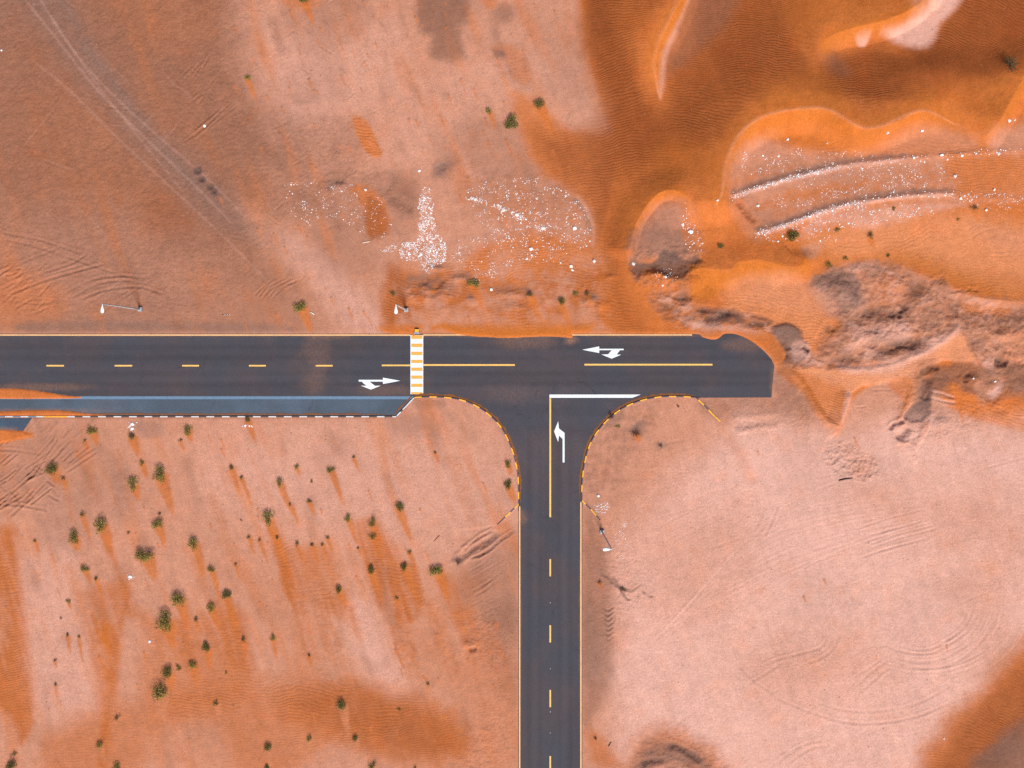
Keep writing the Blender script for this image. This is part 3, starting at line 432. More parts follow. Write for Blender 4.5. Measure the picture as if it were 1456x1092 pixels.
mid = sstep(556, 566, PX + 4 * WN1) * sstep(880, 840, PX) * sstep(340, 380, PY) * sstep(480, 470, PY)
for c in ('orange', 'rust'): M[c] *= an2 * mid + (1 - mid)
lay((slice(None), slice(None)), 'rust', (M['orange'] * .34 * np.maximum(sstep(595, 640, PY) * sstep(745, 715, PX), sstep(840, 880, PY))).astype(F32))
# ---- drift tails behind the shrubs are laid later from the shrub table
# ---- tyre marks
for k in range(80):
    x = random.uniform(-40, 380); y = random.uniform(-20, 455); L = random.uniform(25, 110)
    if x > 330 - .2 * (y - 200): continue
    a = math.radians(random.choice([random.gauss(45, 6), random.gauss(-38, 10), random.gauss(20, 12), random.gauss(52, 5)])); b_ = random.uniform(-5, 5)
    rut([(x, y), (x + L * .5 * math.cos(a) + b_, y + L * .5 * math.sin(a) - b_), (x + L * math.cos(a), y + L * math.sin(a))], random.uniform(.015, .04), random.uniform(1.0, 1.6), .9, random.choice([None, None, 'pale', 'grey']), .08, .25, .25)
for k in range(60):
    x = random.uniform(360, 560); y = random.uniform(20, 330); L = random.uniform(10, 40); a = math.radians(random.choice([random.gauss(60, 8), random.gauss(45, 8), random.gauss(-40, 10)]))
    rut([(x, y), (x + L * .5 * math.cos(a) + 1, y + L * .5 * math.sin(a)), (x + L * math.cos(a), y + L * math.sin(a))], random.uniform(.02, .05), random.uniform(1.0, 1.6), .9, random.choice([None, 'brown']), .25, .2, .2)
field(ROUGH, [(-60, -60), (330, -60), (350, 150), (500, 160), (560, 300), (400, 330), (300, 470), (-60, 470)], .55, 40, 20, 8)
for k in range(44):
    x = random.uniform(-30, 105); y = 612 + random.uniform(0, 130)
    if x + y > 760: continue
    L = random.uniform(18, 48); a = math.radians(random.gauss(-40, 7))
    rut([(x, y), (x + L * .5 * math.cos(a), y + L * .5 * math.sin(a) + random.uniform(-1, 1)), (x + L * math.cos(a), y + L * math.sin(a))], random.uniform(.09, .15), random.uniform(1.0, 1.6), .9, 'brown', .35)
for k in range(14):
    x = random.uniform(-10, 80); y = random.uniform(655, 730); L = random.uniform(8, 20); a = math.radians(random.gauss(48, 10))
    rut([(x, y), (x + L * math.cos(a), y + L * math.sin(a))], .09, 1.4, .9, 'brown', .25)
for P in [[(-20, 640), (20, 640), (60, 646)], [(-20, 718), (25, 718), (70, 726)], [(100, 660), (120, 645), (138, 636)], [(92, 672), (118, 655), (140, 640)], [(-20, 430), (15, 428), (60, 432), (80, 425)], [(10, 420), (60, 400), (110, 385), (150, 375)], [(-10, 415), (40, 395), (100, 375), (130, 355)],
          [(90, 418), (130, 398), (170, 392), (215, 395)], [(100, 425), (140, 403), (190, 398)], [(110, 428), (150, 412), (200, 408), (235, 420)], [(-10, 395), (40, 370), (90, 350)], [(0, 340), (50, 350), (110, 370), (170, 390), (220, 400)], [(0, 330), (60, 342), (120, 362)]]:
    rut(P, random.uniform(.05, .09), 1.6, .9, 'brown', .2)
for k in range(16):
    x = random.uniform(-10, 60); y = random.uniform(385, 450); L = random.uniform(12, 30); a = math.radians(random.gauss(-35, 10)); rut([(x, y), (x + L * math.cos(a), y + L * math.sin(a))], .07, 1.4, .9)
for k in range(9):
    x = 262 + k * 4.2 + random.uniform(-2, 2); y = 205 - k * 3 + random.uniform(-3, 3); L = random.uniform(25, 70); a = math.radians(random.gauss(-40, 3)); rut([(x, y), (x + L * math.cos(a), y + L * math.sin(a))], .06, 1.2, .9)
for k in range(14):
    x = random.uniform(252, 300); y = random.uniform(95, 150); L = random.uniform(10, 26); a = math.radians(random.choice([-40, -58, 40]) + random.uniform(-6, 6)); rut([(x, y), (x + L * math.cos(a), y + L * math.sin(a))], .07, 1.3, .9)
for k in range(7):
    x = 362 + k * 5; rut([(x, 420 + (k % 3) * 3), (x + 12, 408), (x + 26 + k, 398 + (k % 2) * 3)], .07, 1.3, .9)
for k in range(8):
    r = 10 + k * 3.2; rut([(488 + r * math.cos(t), 30 + r * math.sin(t)) for t in np.linspace(-2.4, .1, 8)], .07, 1.3, .9)
ARC = [([(1265, 918), (1295, 929), (1328, 927), (1358, 910), (1380, 888), (1394, 852)], .06), ([(1259, 935), (1289, 947), (1320, 950), (1353, 944), (1380, 927), (1402, 902), (1421, 863)], .06), ([(1285, 922), (1320, 924), (1350, 908), (1372, 888), (1388, 856)], .05), ([(1262, 928), (1296, 941), (1335, 938), (1370, 920), (1396, 890), (1410, 850)], .05),
       ([(1067, 965), (1111, 995), (1166, 1017), (1210, 1028), (1254, 1028), (1298, 1020), (1342, 1003), (1369, 979)], .055), ([(1147, 992), (1185, 1006), (1221, 1012), (1265, 1009), (1303, 1001), (1342, 981), (1366, 960)], .05), ([(1072, 957), (1097, 940), (1138, 929), (1166, 920), (1180, 899)], .06), ([(1141, 944), (1166, 936), (1185, 921), (1196, 896)], .06),
       ([(1040, 935), (1075, 970), (1110, 990)], .06), ([(1060, 975), (1100, 950), (1120, 935)], .05), ([(1215, 978), (1240, 955), (1265, 938)], .05), ([(1219, 988), (1245, 965), (1268, 945)], .05), ([(1100, 1088), (1140, 1060), (1175, 1052)], .06), ([(1112, 1092), (1150, 1066), (1185, 1058)], .05),
       ([(1066, 765), (1080, 740), (1088, 715)], .05), ([(1083, 768), (1098, 740), (1108, 712)], .06), ([(935, 640), (950, 630), (990, 624)], .04), ([(945, 650), (965, 640), (1000, 634)], .04)]
for P, dp in ARC: rut(P, dp * .7, 1.7, .9, 'brown', .10, .25, .25)
for k in range(14):
    r = 52 + k * 6.5 + random.uniform(-2, 2); a0 = random.uniform(-.5, .4); a1 = a0 + random.uniform(1.0, 2.4)
    rut([(1312 + 1.15 * r * math.cos(t), 868 + .8 * r * math.sin(t)) for t in np.linspace(a0, a1, 9)], random.uniform(.012, .03), random.uniform(1.2, 1.9), .9, random.choice([None, 'pale', 'brown']), .08, .3, .3)
for k in range(40):
    x = random.uniform(900, 1440); y = random.uniform(660, 1060); L = random.uniform(30, 130); a = math.radians(random.gauss(-22, 12)); b_ = random.uniform(-6, 6)
    rut([(x, y), (x + L * .5 * math.cos(a) + b_ * .3, y + L * .5 * math.sin(a) + b_), (x + L * math.cos(a), y + L * math.sin(a))], random.uniform(.008, .022), random.uniform(1.1, 1.8), .9, random.choice([None, 'pale', 'brown']), .07, .3, .3)
for k in range(11):
    o = k * 9 + random.uniform(-3, 3)
    rut([(884 + o * .5, 1010 - o * .3), (900 + o * .6, 950 - o * .5), (950 + o * .6, 895 - o * .7), (1040 + o * .4, 845 - o), (1130, 806 - o * .9), (1250, 768 - o * .7), (1400, 740 - o * .4)], .014, 1.6, .7, 'pale', .12, .3, .3)
for k in range(9):
    x = random.uniform(1180, 1240); y = random.uniform(740, 800); rut([(x, y), (x + 40, y - 14), (x + 100, y - 30)], .035, 1.3, .9)
for k in range(16):
    cx, cy = 712, 905; L = random.uniform(10, 26); a = random.choice([random.uniform(-1.0, -.6), random.uniform(1.2, 1.7), random.uniform(.4, .7)]); x = cx + random.uniform(-22, 18); y = cy + random.uniform(-28, 28); rut([(x, y), (x + L * math.cos(a) * .5, y + L * math.sin(a) * .5 + 1), (min(x + L * math.cos(a), 733), y + L * math.sin(a))], .08, 1.3, .9)
for k in range(16):
    x = random.uniform(655, 700); y = random.uniform(810, 880); rut([(x, y), (x + 22, y - 12), (x + random.uniform(30, 40), y - random.uniform(20, 28))], .035, 1.4, .9)
rut([(1192, 683), (1202, 680), (1212, 680)], .1, 1.2, .6)
for P in [[(1238, 555), (1255, 554), (1268, 555)], [(1216, 579), (1232, 578)]]: rut(P, .1, 1.2, .5)

# little scour marks: a dark fleck and a thin drift behind it
rs = np.random.RandomState(5)
for k in range(330):
    x, y = rs.uniform(-40, 1496), rs.uniform(-40, 1130)
    if rs.rand() < .45: x, y = rs.uniform(330, 850), rs.uniform(0, 480)
    elif rs.rand() < .5: x, y = rs.uniform(0, 735), rs.uniform(600, 1092)
    if (x > 830 and y < 620) or (x > 900 and rs.rand() < .75): continue
    r = .5 + 1.6 * rs.rand() ** 2; L = rs.uniform(5, 24); dx, dy = (.36, .93) if y < 900 else (.2, .98)
    w = win(x - 6, y - 4, x + 10, y + L + 4); X_, Y_ = PX[w] - x, PY[w] - y; u = X_ * dx + Y_ * dy; v = -X_ * dy + Y_ * dx + WN2[w]
    lay(w, 'orange', (.6 * sstep(r + .8, r * .3, np.abs(v)) * sstep(-1, 1, u) * sstep(L, L * .3, u)).astype(F32))
    lay(w, 'brown', (.55 * sstep(r + .9, r * .3, np.hypot(X_, Y_))).astype(F32)); Z[w] += .05 * np.exp(-(X_ ** 2 + Y_ ** 2) / (r * r + 1))
# faint broad washes of loose sand along the wind
u_, v_ = PX * .33 + PY * .94, PX * .94 - PY * .33
ws = np.clip(gnoise(v_ / 17, u_ / 95, 81) * .9 + gnoise(v_ / 42, u_ / 210, 83) * .7 - .22, 0, 1) * 1.1
open_ = np.clip(1 - M['orange'] - M['rust'] - M['hot'] - M['apricot'] - M['dark'] - M['grey'] - .6 * M['brown'] - .97 * sstep(815, 870, PX), 0, 1)
lay((slice(None), slice(None)), 'orange', (ws * open_ * .55).astype(F32))
ws = np.clip(gnoise(v_ / 23, u_ / 60, 87) * .9 + fbm(PX, PY, 60, 3, 89) * .8 - .28, 0, 1)
lay((slice(None), slice(None)), 'brown', (ws * np.clip(1 - .7 * sstep(860, 1000, PX), 0, 1) * open_ * .5).astype(F32))
# wind streaks on the open pan
ux, uy = PX * .95 - PY * .31, PX * .31 + PY * .95
STREAK[:] = gnoise(ux / 5.5, uy / 55, 41) * .6 + gnoise(ux / 13, uy / 120, 43) * .5
# broken, lumpy surface
Z += np.clip(ROUGH, 0, 1.4) * (.15 * fbm(PX, PY, 13, 3, 51) + .10 * fbm(PX, PY, 4.6, 2, 53))
Z += .012 * fbm(PX, PY, 5, 2, 55)
RIP *= np.clip(M['orange'] + M['apricot'] * .6 + M['rust'] + M['hot'] * .15 + .25, 0, 1)
RIP *= .55; RIP[:] = np.maximum(RIP, np.clip(M['rust'] * 1.1 + M['orange'] * .15 - M['hot'] * .6, 0, 1.0) * .8)
field(RIP, [(-60, 860), (700, 860), (730, 1170), (-60, 1170)], .0, 1, mode='max')
# ripple phase: crests run roughly east-west and bend around the dunes
bend = 34 * gnoise(PX / 240, PY / 240, 61) + 7 * gnoise(PX / 60, PY / 60, 63) + 2.2 * gnoise(PX / 14, PY / 14, 65)
tilt = .55 * np.tanh((PX - 1080) / 70) * sstep(140, 60, PY) * sstep(900, 1010, PX) + .25 * sstep(300, 380, PY) * sstep(1150, 1200, PX)
PHASE = (PY + bend - tilt * (PX - 1060) * .6) / 4.2
# ================================================================ road outline (image pixels)
def arcpts(P, n=6): return [tuple(q) for q in spline(P, False, n)]
LK = arcpts([(596, 563.5), (620, 563), (645, 565), (668, 571), (692, 585), (714, 607), (729, 637), (737, 668), (738.6, 695), (738.6, 717)])
RK = arcpts([(826.2, 711), (826.2, 690), (829.5, 660), (838, 630), (855, 604), (880, 582), (908, 569), (938, 563), (970, 562.5), (989, 564)])
END = [(998, 565.5), (1097, 565), (1098.5, 545), (1101, 520)] + arcpts([(1097, 511), (1088, 501), (1074, 489), (1060, 480.5), (1046, 475.5), (1036, 474.5)])
BAY = [(-2400, 591), (563, 591), (588.5, 563.5)]
ROADP = [(-2400, 474.6)] + [(1036, 474.6)] + END[::-1][1:] + RK[::-1] + [(827.8, 713), (827.8, 3400), (737, 3400), (737, 719)] + LK[::-1] + BAY[::-1]
# shrub table: image x, y, radius in pixels, kind, tail length, label
SHRUBS = [
 (433,1,7,'dark',26,'dark green shrub cut by the top edge of the picture'),
 (352,110.7,4.6,'olive',26,'lone small shrub with a long orange sand streak in the upper brown dirt'),
 (726.6,172.5,12,'dark',0,'tall dark green shrub on the pink ground above the white rubble, biggest of three there'),
 (695,158,4.8,'olive',20,'little shrub just west of the tall dark shrub above the rubble'),
 (767,146.5,8.5,'dark',36,'dark two-lobed shrub just east of the tall shrub above the rubble'),
 (1427,98.4,12.5,'spiky',0,'spiky grey-green shrub alone on the rippled dune in the top corner'),
 (429.5,437,10,'wide',26,'wide low shrub beside the brown dirt road edge with a white stick by it'),
 (559.6,418,6,'dry',0,'half dry shrub just above the street lamp by the striped crossing'),
 (672,403,8.5,'wide',26,'flat dark shrub with white litter in it below the white rubble'),
 (754,420,6,'dry',30,'grey twiggy shrub with a sand tail between the white sack and the road'),
 (796.7,428,6.2,'dark',40,'round dark shrub with a long sand tail reaching the road edge drift'),
 (818,417,6,'sparse',0,'yellow-green straggly shrub west of a dry twin above the road'),
 (835,418,6,'dry',14,'dry brownish shrub east of the yellow-green straggly one above the road'),
 (1025.5,349,5.2,'dark',0,'small dark shrub alone on smooth orange sand beyond the grey mound'),
 (1126,338,10,'dark',14,'dense dark green shrub at the end of the lower rubble row'),
 (1190.6,327,5.4,'sparse',0,'pale straggly shrub with white stones in it below the rubble row'),
 (1237,335,5.8,'dry',12,'round brownish shrub alone on the bright orange sand'),
 (1179,376,7,'sparse',0,'bright yellow-green scattered shrub at the top of the churned ground'),
 (1202.5,367.5,5,'sparse',0,'smaller bright yellow-green shrub beside the scattered one by the churned ground'),
 (1271,296.6,3.2,'olive',0,'tiny olive tuft on the orange patch under the lower rubble row'),
 (1384,296,5.4,'dry',16,'brown shrub at the head of a dark orange streak near the rubble row'),
 (1362,312,3.2,'sparse',0,'pale thin tuft on plain sand below the lower rubble row'),
 (1263,364,3.2,'dark',0,'tiny dark tuft in a hollow on the rim of the churned ground'),
 (878,606,3.5,'olive',0,'small green tuft inside the eastern curved kerb'),
 (869,592,6,'dead',0,'dead dark brush against the eastern curved kerb'),
 (904,614,8,'dead',8,'widest dead dark brush inside the eastern curved kerb'),
 (938,633,4.5,'dead',0,'small dead brush on the pan southeast of the eastern curved kerb'),
 (964,578,3.2,'dead',0,'dark dead twig tuft just under the eastern kerb crest'),
 (852,826,4,'dead',8,'dark dry tuft beside the side road below the leaning lamp'),
 (887,838,5.5,'dead',0,'sprawling dead brush on the pan east of the side road'),
 (847,1049,4,'dry',14,'brown tuft beside the side road near the bottom edge'),
 (132,612,7.5,'olive',14,'olive shrub just below the parking bay, first from the blue apron'),
 (121,627,3.2,'dry',10,'tiny dry tuft under the first olive shrub below the parking bay'),
 (188,621,8.8,'dry',18,'brownish olive shrub beside shiny white litter below the parking bay'),
 (268,612,7.5,'olive',10,'olive shrub below the parking bay, east of the shiny litter'),
 (257,626,3.4,'dry',12,'tiny dry tuft under the olive shrub east of the shiny litter'),
 (352,597,7,'dry',24,'brown flattened shrub touching the white striped kerb'),
 (74,664,10,'dark',16,'dark green mounded shrub among the crossing tyre marks'),
 (89,680,4,'dry',14,'small dry tuft just below the dark mounded shrub by the tyre marks'),
 (202,658,5.5,'sparse',16,'yellowish straggly shrub between the littered shrub and a large olive one'),
 (228,673,11.5,'olive',44,'large olive shrub with a wide tapering sand tail below the parking bay'),
 (190,688,9,'olive',14,'dark centred olive shrub west of the large one with the wide tail'),
 (329,665,5.5,'dry',30,'small brown shrub heading a chain of two with a long thin streak'),
 (343,679,4,'dry',36,'smaller lower tuft of the chain of two with a long thin streak'),
 (398,686,6,'olive',34,'small olive shrub with a drooping streak near the pan middle'),
 (413,717,3.6,'dry',24,'tiny tuft in the streak of the small olive shrub near the pan middle'),
 (439.5,712,4.5,'dry',16,'small dry shrub with an orange smear east of a drooping streak'),
 (117,731,5.2,'sparse',30,'yellow-green small shrub up-slope of a big olive shrub with a spade-shaped tail'),
 (146,746,11,'olive',32,'big olive shrub with a spade-shaped sand tail'),
 (106,763,9.3,'olive',12,'olive shrub southwest of the big one with the spade-shaped tail'),
 (50,769,3.6,'sparse',14,'tiny pale tuft alone near the orange western sand'),
 (227,730,4.2,'dry',0,'small dry tuft right above a compact olive shrub'),
 (225,745,8.6,'olive',24,'compact olive shrub with a small tuft right above it'),
 (209,789,12.5,'wide',24,'broad flat-topped olive shrub above the shiny white bag'),
 (277,772,8.4,'olive',36,'olive shrub with a narrow straight orange tail'),
 (301,809,5.3,'olive',36,'small shrub at the tip of the narrow straight orange tail'),
 (382,736,9.5,'olive',40,'tall olive shrub heading the long dark orange streak in the pan'),
 (395,764,4.3,'dry',40,'small tuft inside the head of the long dark orange streak'),
 (354,764,3.6,'dry',20,'tiny orange-footed tuft west of the long dark orange streak'),
 (369,767,3.2,'dry',30,'tiny tuft between an orange-footed tuft and the long dark streak'),
 (343,740,2.6,'dead',0,'tiny dark speck of brush on the bare pink pan'),
 (335,802,2.8,'dry',20,'tiny reddish tuft with a thin streak below the bare pink pan'),
 (122,808,6.3,'olive',16,'olive brown shrub south of the spade-shaped tail'),
 (137,822,4.4,'dry',18,'small brown tuft just below the olive brown shrub'),
 (422,663,3.8,'olive',10,'tiny green tuft high on the pan, south of the parking bay'),
 (471,668,6.2,'olive',40,'upright olive shrub with a long pale orange tail high on the pan'),
 (503.5,650,3.6,'dry',16,'tiny tuft northeast of the upright shrub high on the pan'),
 (494.5,736,5.8,'olive',34,'small dark shrub west of the twin shrubs with the widest streak'),
 (530,742,7,'olive',30,'upper of the twin shrubs heading the widest orange streak'),
 (530,762,6.8,'sparse',34,'lower yellower one of the twin shrubs heading the widest orange streak'),
 (567,720,7.6,'dark',40,'dark shrub on clean pink ground northeast of the twin shrubs'),
 (423,773.5,4.2,'dry',22,'first tuft from the west in a row of small tufts on pink ground'),
 (444,775,4.2,'dry',22,'second tuft from the west in the row of small tufts'),
 (459,774,3.6,'dry',18,'third tuft from the west in the row of small tufts'),
 (465.6,764,3.6,'dry',18,'raised last tuft at the eastern end of the row of small tufts'),
 (509,779,3.2,'dry',10,'tiny dark tuft below the small dark shrub west of the twins'),
 (582,784.5,4.2,'sparse',24,'small yellow tuft above a narrow dark shrub near the gouged ground'),
 (575,806.5,6.5,'dark',36,'narrow dark shrub on the eastern arm of the widest orange streak'),
 (528,810.5,7,'dark',36,'dark green shrub in the middle of the widest orange streak'),
 (622,809,10,'wide',36,'wide bright green shrub beside the gouged ground'),
 (651,798,5.2,'dead',0,'blackish dead brush at the foot of the gouged ground'),
 (482,837,6.3,'dark',24,'dark shrub with a short orange tongue in the pan south of the tuft row'),
 (722.5,660,5.6,'olive',10,'smaller upper shrub tucked inside the western curved kerb'),
 (723,690,7.8,'dark',18,'larger lower shrub tucked inside the western curved kerb'),
 (735,596,0,'',0,''),
 (255.5,850,11,'olive',30,'olive shrub just above the largest shrub of the southwest'),
 (236,881,15,'olive',24,'largest olive shrub of the southwest with dense yellow tips'),
 (322,846,7.8,'dark',44,'dark shrub with a broad rusty tail east of the largest shrub'),
 (301.6,863,7.3,'olive',24,'olive shrub diagonally below the dark one with the broad rusty tail'),
 (279,880.5,4.8,'dry',16,'small grey tuft directly east of the largest shrub'),
 (97.5,854.6,3.6,'olive',8,'tiny green tuft on pale pink ground above two orange-footed tufts'),
 (97.5,902,4,'dry',20,'bright orange-footed tuft west of its smaller partner'),
 (113.5,904,3.2,'dry',28,'smaller orange-streaked partner of the bright orange-footed tuft'),
 (87,878,2.8,'dead',0,'tiny dark tuft above the pair of orange-footed tufts'),
 (79,938,3,'dead',8,'tiny dark tuft on pale ground below the orange-footed pair'),
 (80,973,3.2,'dry',18,'lowest tiny tuft on the pale western wedge of ground'),
 (295,920,7.6,'dark',22,'deep green round shrub in rippled sand south of the largest shrub'),
 (275,943.6,6.5,'olive',18,'mid-sized olive shrub southwest of the deep green round shrub'),
 (241,956,9,'dark',16,'deep green lumpy shrub touching a smaller side tuft'),
 (254,948.6,4.8,'olive',0,'small side tuft touching the deep green lumpy shrub'),
 (227.5,981.5,13.5,'olive',26,'second largest shrub, low and dense, below the deep green lumpy one'),
 (346,908.8,4.8,'dry',22,'small brown shrub in the broad rusty tail'),
 (388,906,4.4,'olive',26,'small shrub with a vivid narrow orange tail on clean pink ground'),
 (321.4,956,3.6,'sparse',0,'pale faded tuft in the rippled sand'),
 (308,1000,5.4,'sparse',24,'yellow-green small shrub with a pale pointed tail in rippled sand'),
 (167.6,1019,5,'dry',30,'brown shrub with a crested pale tail at the foot of the dark orange gully'),
 (143,1058.5,6,'olive',20,'olive shrub near the bottom edge, west of the dark orange gully foot'),
 (380.5,1060,6.3,'dark',16,'round dark shrub above a cut-off one at the bottom edge'),
 (20.6,1072,5,'dry',0,'brown tuft above the dark shrub in the bottom west corner'),
 (18.7,1087,9,'dark',10,'dark shrub cut by the bottom edge in the west corner'),
 (166,1091,8,'olive',0,'olive shrub cut by the bottom edge under the orange gully'),
 (380.5,1091,5,'dark',0,'small dark shrub cut by the bottom edge under a round dark one'),
 (440,931,3.6,'dry',12,'small grey tuft above the start of the rippled southern drift'),
 (488,1001,8,'dark',34,'near-black shrub with a pale sand tail in the rippled southern drift'),
 (567,1008,2.8,'olive',0,'tiny green tuft alone in the rippled southern drift'),
 (439.5,1049,4.8,'olive',30,'small green shrub with a white pointed tail near the bottom edge'),
 (506,1050,5.2,'dark',14,'round compact green shrub near the bottom edge, east of a white pointed tail'),
 (530,1088,6,'olive',6,'grey-green shrub cut by the bottom edge below the compact round one'),
 (590,1091,3.4,'sparse',0,'thin tuft cut by the bottom edge, east of the grey-green shrub'),
 (564,849.7,3.6,'dry',22,'small sand-covered tuft at the crest of the widest streak'),
 (608,972,3.2,'dry',24,'tiny brown tuft with a reddish streak above the southern drift'),
 (619,643,3,'dry',12,'tiny faded tuft alone on the bare ground west of the curved kerb'),
 (443,684,2.6,'olive',0,'tiny green speck of a tuft between two streaked shrubs on the pan'),
 (183,758,3.4,'dead',0,'tiny dead twig tuft above the broad flat-topped shrub'),
]
SHRUBS = [s for s in SHRUBS if s[2] > 0]
# drift tails (wind from the north-north-west)
for (x, y, r, kind, tl, lb) in SHRUBS:
    if tl <= 0: continue
    dx, dy = (.34, .94) if y > 560 and x > 330 else ((.30, .95) if y > 560 else (.36, .93))
    if y > 900: dx, dy = .14, .99
    L = tl * 1.5 + r; w = win(x - r * 2 - 6, y - r * 2, x + L * .5 + r * 2 + 6, y + L + 8)
    X = PX[w] - x; Y = PY[w] - y; u = X * dx + Y * dy; v = -X * dy + Y * dx
    v = v + WN2[w] * 1.6 + WN1[w] * 2
    q = np.clip(u / L, 0, 1); half = (r * .95) * (1 - q ** 1.4) * .9 + .3
    a = sstep(half + 2.2, half - 2.6, np.abs(v)) * sstep(-r * .3, r * .5, u) * sstep(L, L * .55, u)
    lay(w, 'orange', (a * (.7 if y < 960 else .35)).astype(F32)); lay(w, 'rust', (a * .10 * (y > 560)).astype(F32))
    if y > 960: lay(w, None, (a * .4).astype(F32))
    Z[w] += (.10 * r * S * 2.2 * np.clip(1 - np.abs(v) / (half + 1.5), 0, 1) * sstep(-r, r * .3, u) * (1 - q) ** 1.2).astype(F32)
    lay(w, 'hot', (.35 * a * np.exp(-(v / (half * .5 + .5)) ** 2) * (1 - q)).astype(F32))

# ---- level the ground at the road, raise it behind the kerbs
w, sd = poly_sd(ROADP[1:-1] and [(max(min(x, 6000), -6000), max(min(y, 6000), -6000)) for x, y in ROADP], 60, False)
near = sstep(55, 2, sd)
Z[w] = Z[w] * (1 - near) + near * np.clip(Z[w], -.06, .10) * .5
ISL = [(-2400, 595)] + [(563, 595), (590, 566)] + LK + [(738, 719), (706, 746), (600, 760)] + [(-2400, 760)]
ISR = RK + [(1016, 592), (1024, 600), (1030, 760), (920, 790), (853, 739), (843, 730)]
KL = [(-2400, 592), (563, 592), (590, 565)] + LK + [(706, 746)]
KR = [(1022, 598), (990, 565)] + RK[::-1] + [(853, 739)]
for I, K in ((ISL, KL), (ISR, KR)):
    wi, si = poly_sd([(max(x, -1200), y) for x, y in I], 30, False)
    dk, _, _, _ = _dist_core(PX[wi], PY[wi], np.array(K, float), False)
    a = sstep(3, -1, si) * sstep(95, 3, dk); Z[wi] = Z[wi] * (1 - a) + a * (.105 + .35 * (Z[wi] - .02))
rise = -0.012 + .0 * sd
edge = sstep(0.5, 5, sd)
Zw = Z[w]
# next to unkerbed road edges the sand starts just under the asphalt
ker = np.zeros_like(sd)
Z[w] = np.where(sd < 0.4, -.35, Zw)
w2, sd2 = w, sd
free = sstep(7, .4, sd) * (sd >= 0.4)
kmask = np.zeros(PX.shape, F32)
for K in (LK + [(706, 746)], RK + [(1022, 600)], [(-2400, 592), (563, 592), (590, 564)], [(826, 711), (854, 740)]):
    P = np.array(K, float); ww = win(P[:, 0].min() - 6, P[:, 1].min() - 6, P[:, 0].max() + 6, P[:, 1].max() + 6)
    d, _, _, _ = _dist_core(PX[ww], PY[ww], P, False); kmask[ww] = np.maximum(kmask[ww], d < 5)
fr = free * (kmask[w] < .5)
Z[w] = np.where((sd >= .4) & (kmask[w] < .5), Zw * (1 - fr) + fr * -.02, Z[w])
Z[w] = np.where((sd >= -1.2) & (sd < .4) & (kmask[w] < .5), -.03, Z[w])
# sand that has blown onto the asphalt
def drift(pts, h=.09, feather=2.2, n1=1.2, n2=1.0, ch='orange', amt=.95, hot=.0, smooth=True, top=None):
    wd, s = poly_sd(pts, 14, smooth); s = s + WN1[wd] * n1 + WN2[wd] * n2
    hh = -.03 + (h + .03) * sstep(feather, -feather * 2.2, s)
    tf = sstep(top, top + 16, PY[wd]) if top else 1.0
    Z[wd] = np.where(s < feather, np.maximum(Z[wd], hh * tf + (1 - tf) * Z[wd]), Z[wd])
    a = (amt * tf * sstep(2.5, -1, s)).astype(F32); lay(wd, ch, a)
    if hot: lay(wd, 'hot', a * hot)
drift([(-75, 551), (0, 552), (30, 553), (60, 556.5), (90, 561.5), (118, 565.6), (60, 567), (0, 566.8), (-75, 566.5)], .10, 1.2, .3, .4)
drift([(-75, 587), (0, 585), (40, 583.6), (80, 583.4), (100, 584.8), (120, 587.5), (145, 590.8), (0, 592), (-75, 592)], .11, 1.2, .3, .4)
drift([(628, 462), (645, 473), (668, 477.5), (700, 479.5), (720, 480.5), (750, 479), (780, 478), (800, 479), (811, 480.5), (814, 478), (815, 474), (840, 470), (840, 445), (760, 442), (690, 445), (640, 448)], .14, 1.6, .5, .8, 'orange', .9, .55, top=455)
drift([(815, 471.5), (850, 473.5), (900, 474), (985, 474.5), (1000, 479.5), (1012, 482.5), (1020, 481.5), (1027, 476.5), (1036, 473.5), (1046, 474.5), (1062, 480.5), (1078, 490.5), (1096, 508.5), (1102, 518), (1116, 505), (1090, 470), (1030, 455), (960, 448), (820, 448)], .12, 1.5, .4, .6, 'orange', .75, .1, top=462)
drift([(540, 466), (556, 474), (583, 474.8), (588, 478.8), (590, 476), (588, 470), (600, 464), (580, 450), (545, 450)], .07, 1.2, .3, .5, top=455)
0 and drift([(1104, 519), (1103.5, 545), (1102, 569), (1000, 569.5), (1000, 590), (1120, 590), (1124, 530)], .03, 2.5, .8, .8, 'brown', .6)
strip('hot', [(612, 468), (630, 463), (650, 469), (690, 474), (760, 473), (815, 470)], 3, 4, .8, n2=1)
strip('pale', [(-75, 473), (560, 473)], 1.2, 2, .15)
# apron beyond the kerb in the west
APR = [(-2400, 594.3), (46, 594.3), (33.5, 612.5), (10, 611.5), (0, 611), (-2400, 611)]
wa, sa = poly_sd([(-1200, 594.3), (46, 594.3), (33.5, 613.5), (-1200, 613.5)], 8, False)
Z[wa] = np.where(sa < 2.0, np.minimum(Z[wa], .085), Z[wa]); Z[wa] = np.where(sa < -1, .02, Z[wa])
drift([(-75, 608), (0, 609.5), (20, 611), (36, 613.6), (40, 622), (-75, 640)], .16, 1.4, .3, .4)

# ---- crisp slope-wash: let steep lee faces keep fine sand
def zat(px, py):
    i = int(np.clip(np.searchsorted(XS, px) - 1, 0, NX - 2)); j = int(np.clip(np.searchsorted(YS, py) - 1, 0, NY - 2))
    tx = (px - XS[i]) / (XS[i + 1] - XS[i]); ty = (py - YS[j]) / (YS[j + 1] - YS[j])
    return float((Z[j, i] * (1 - tx) + Z[j, i + 1] * tx) * (1 - ty) + (Z[j + 1, i] * (1 - tx) + Z[j + 1, i + 1] * tx) * ty)
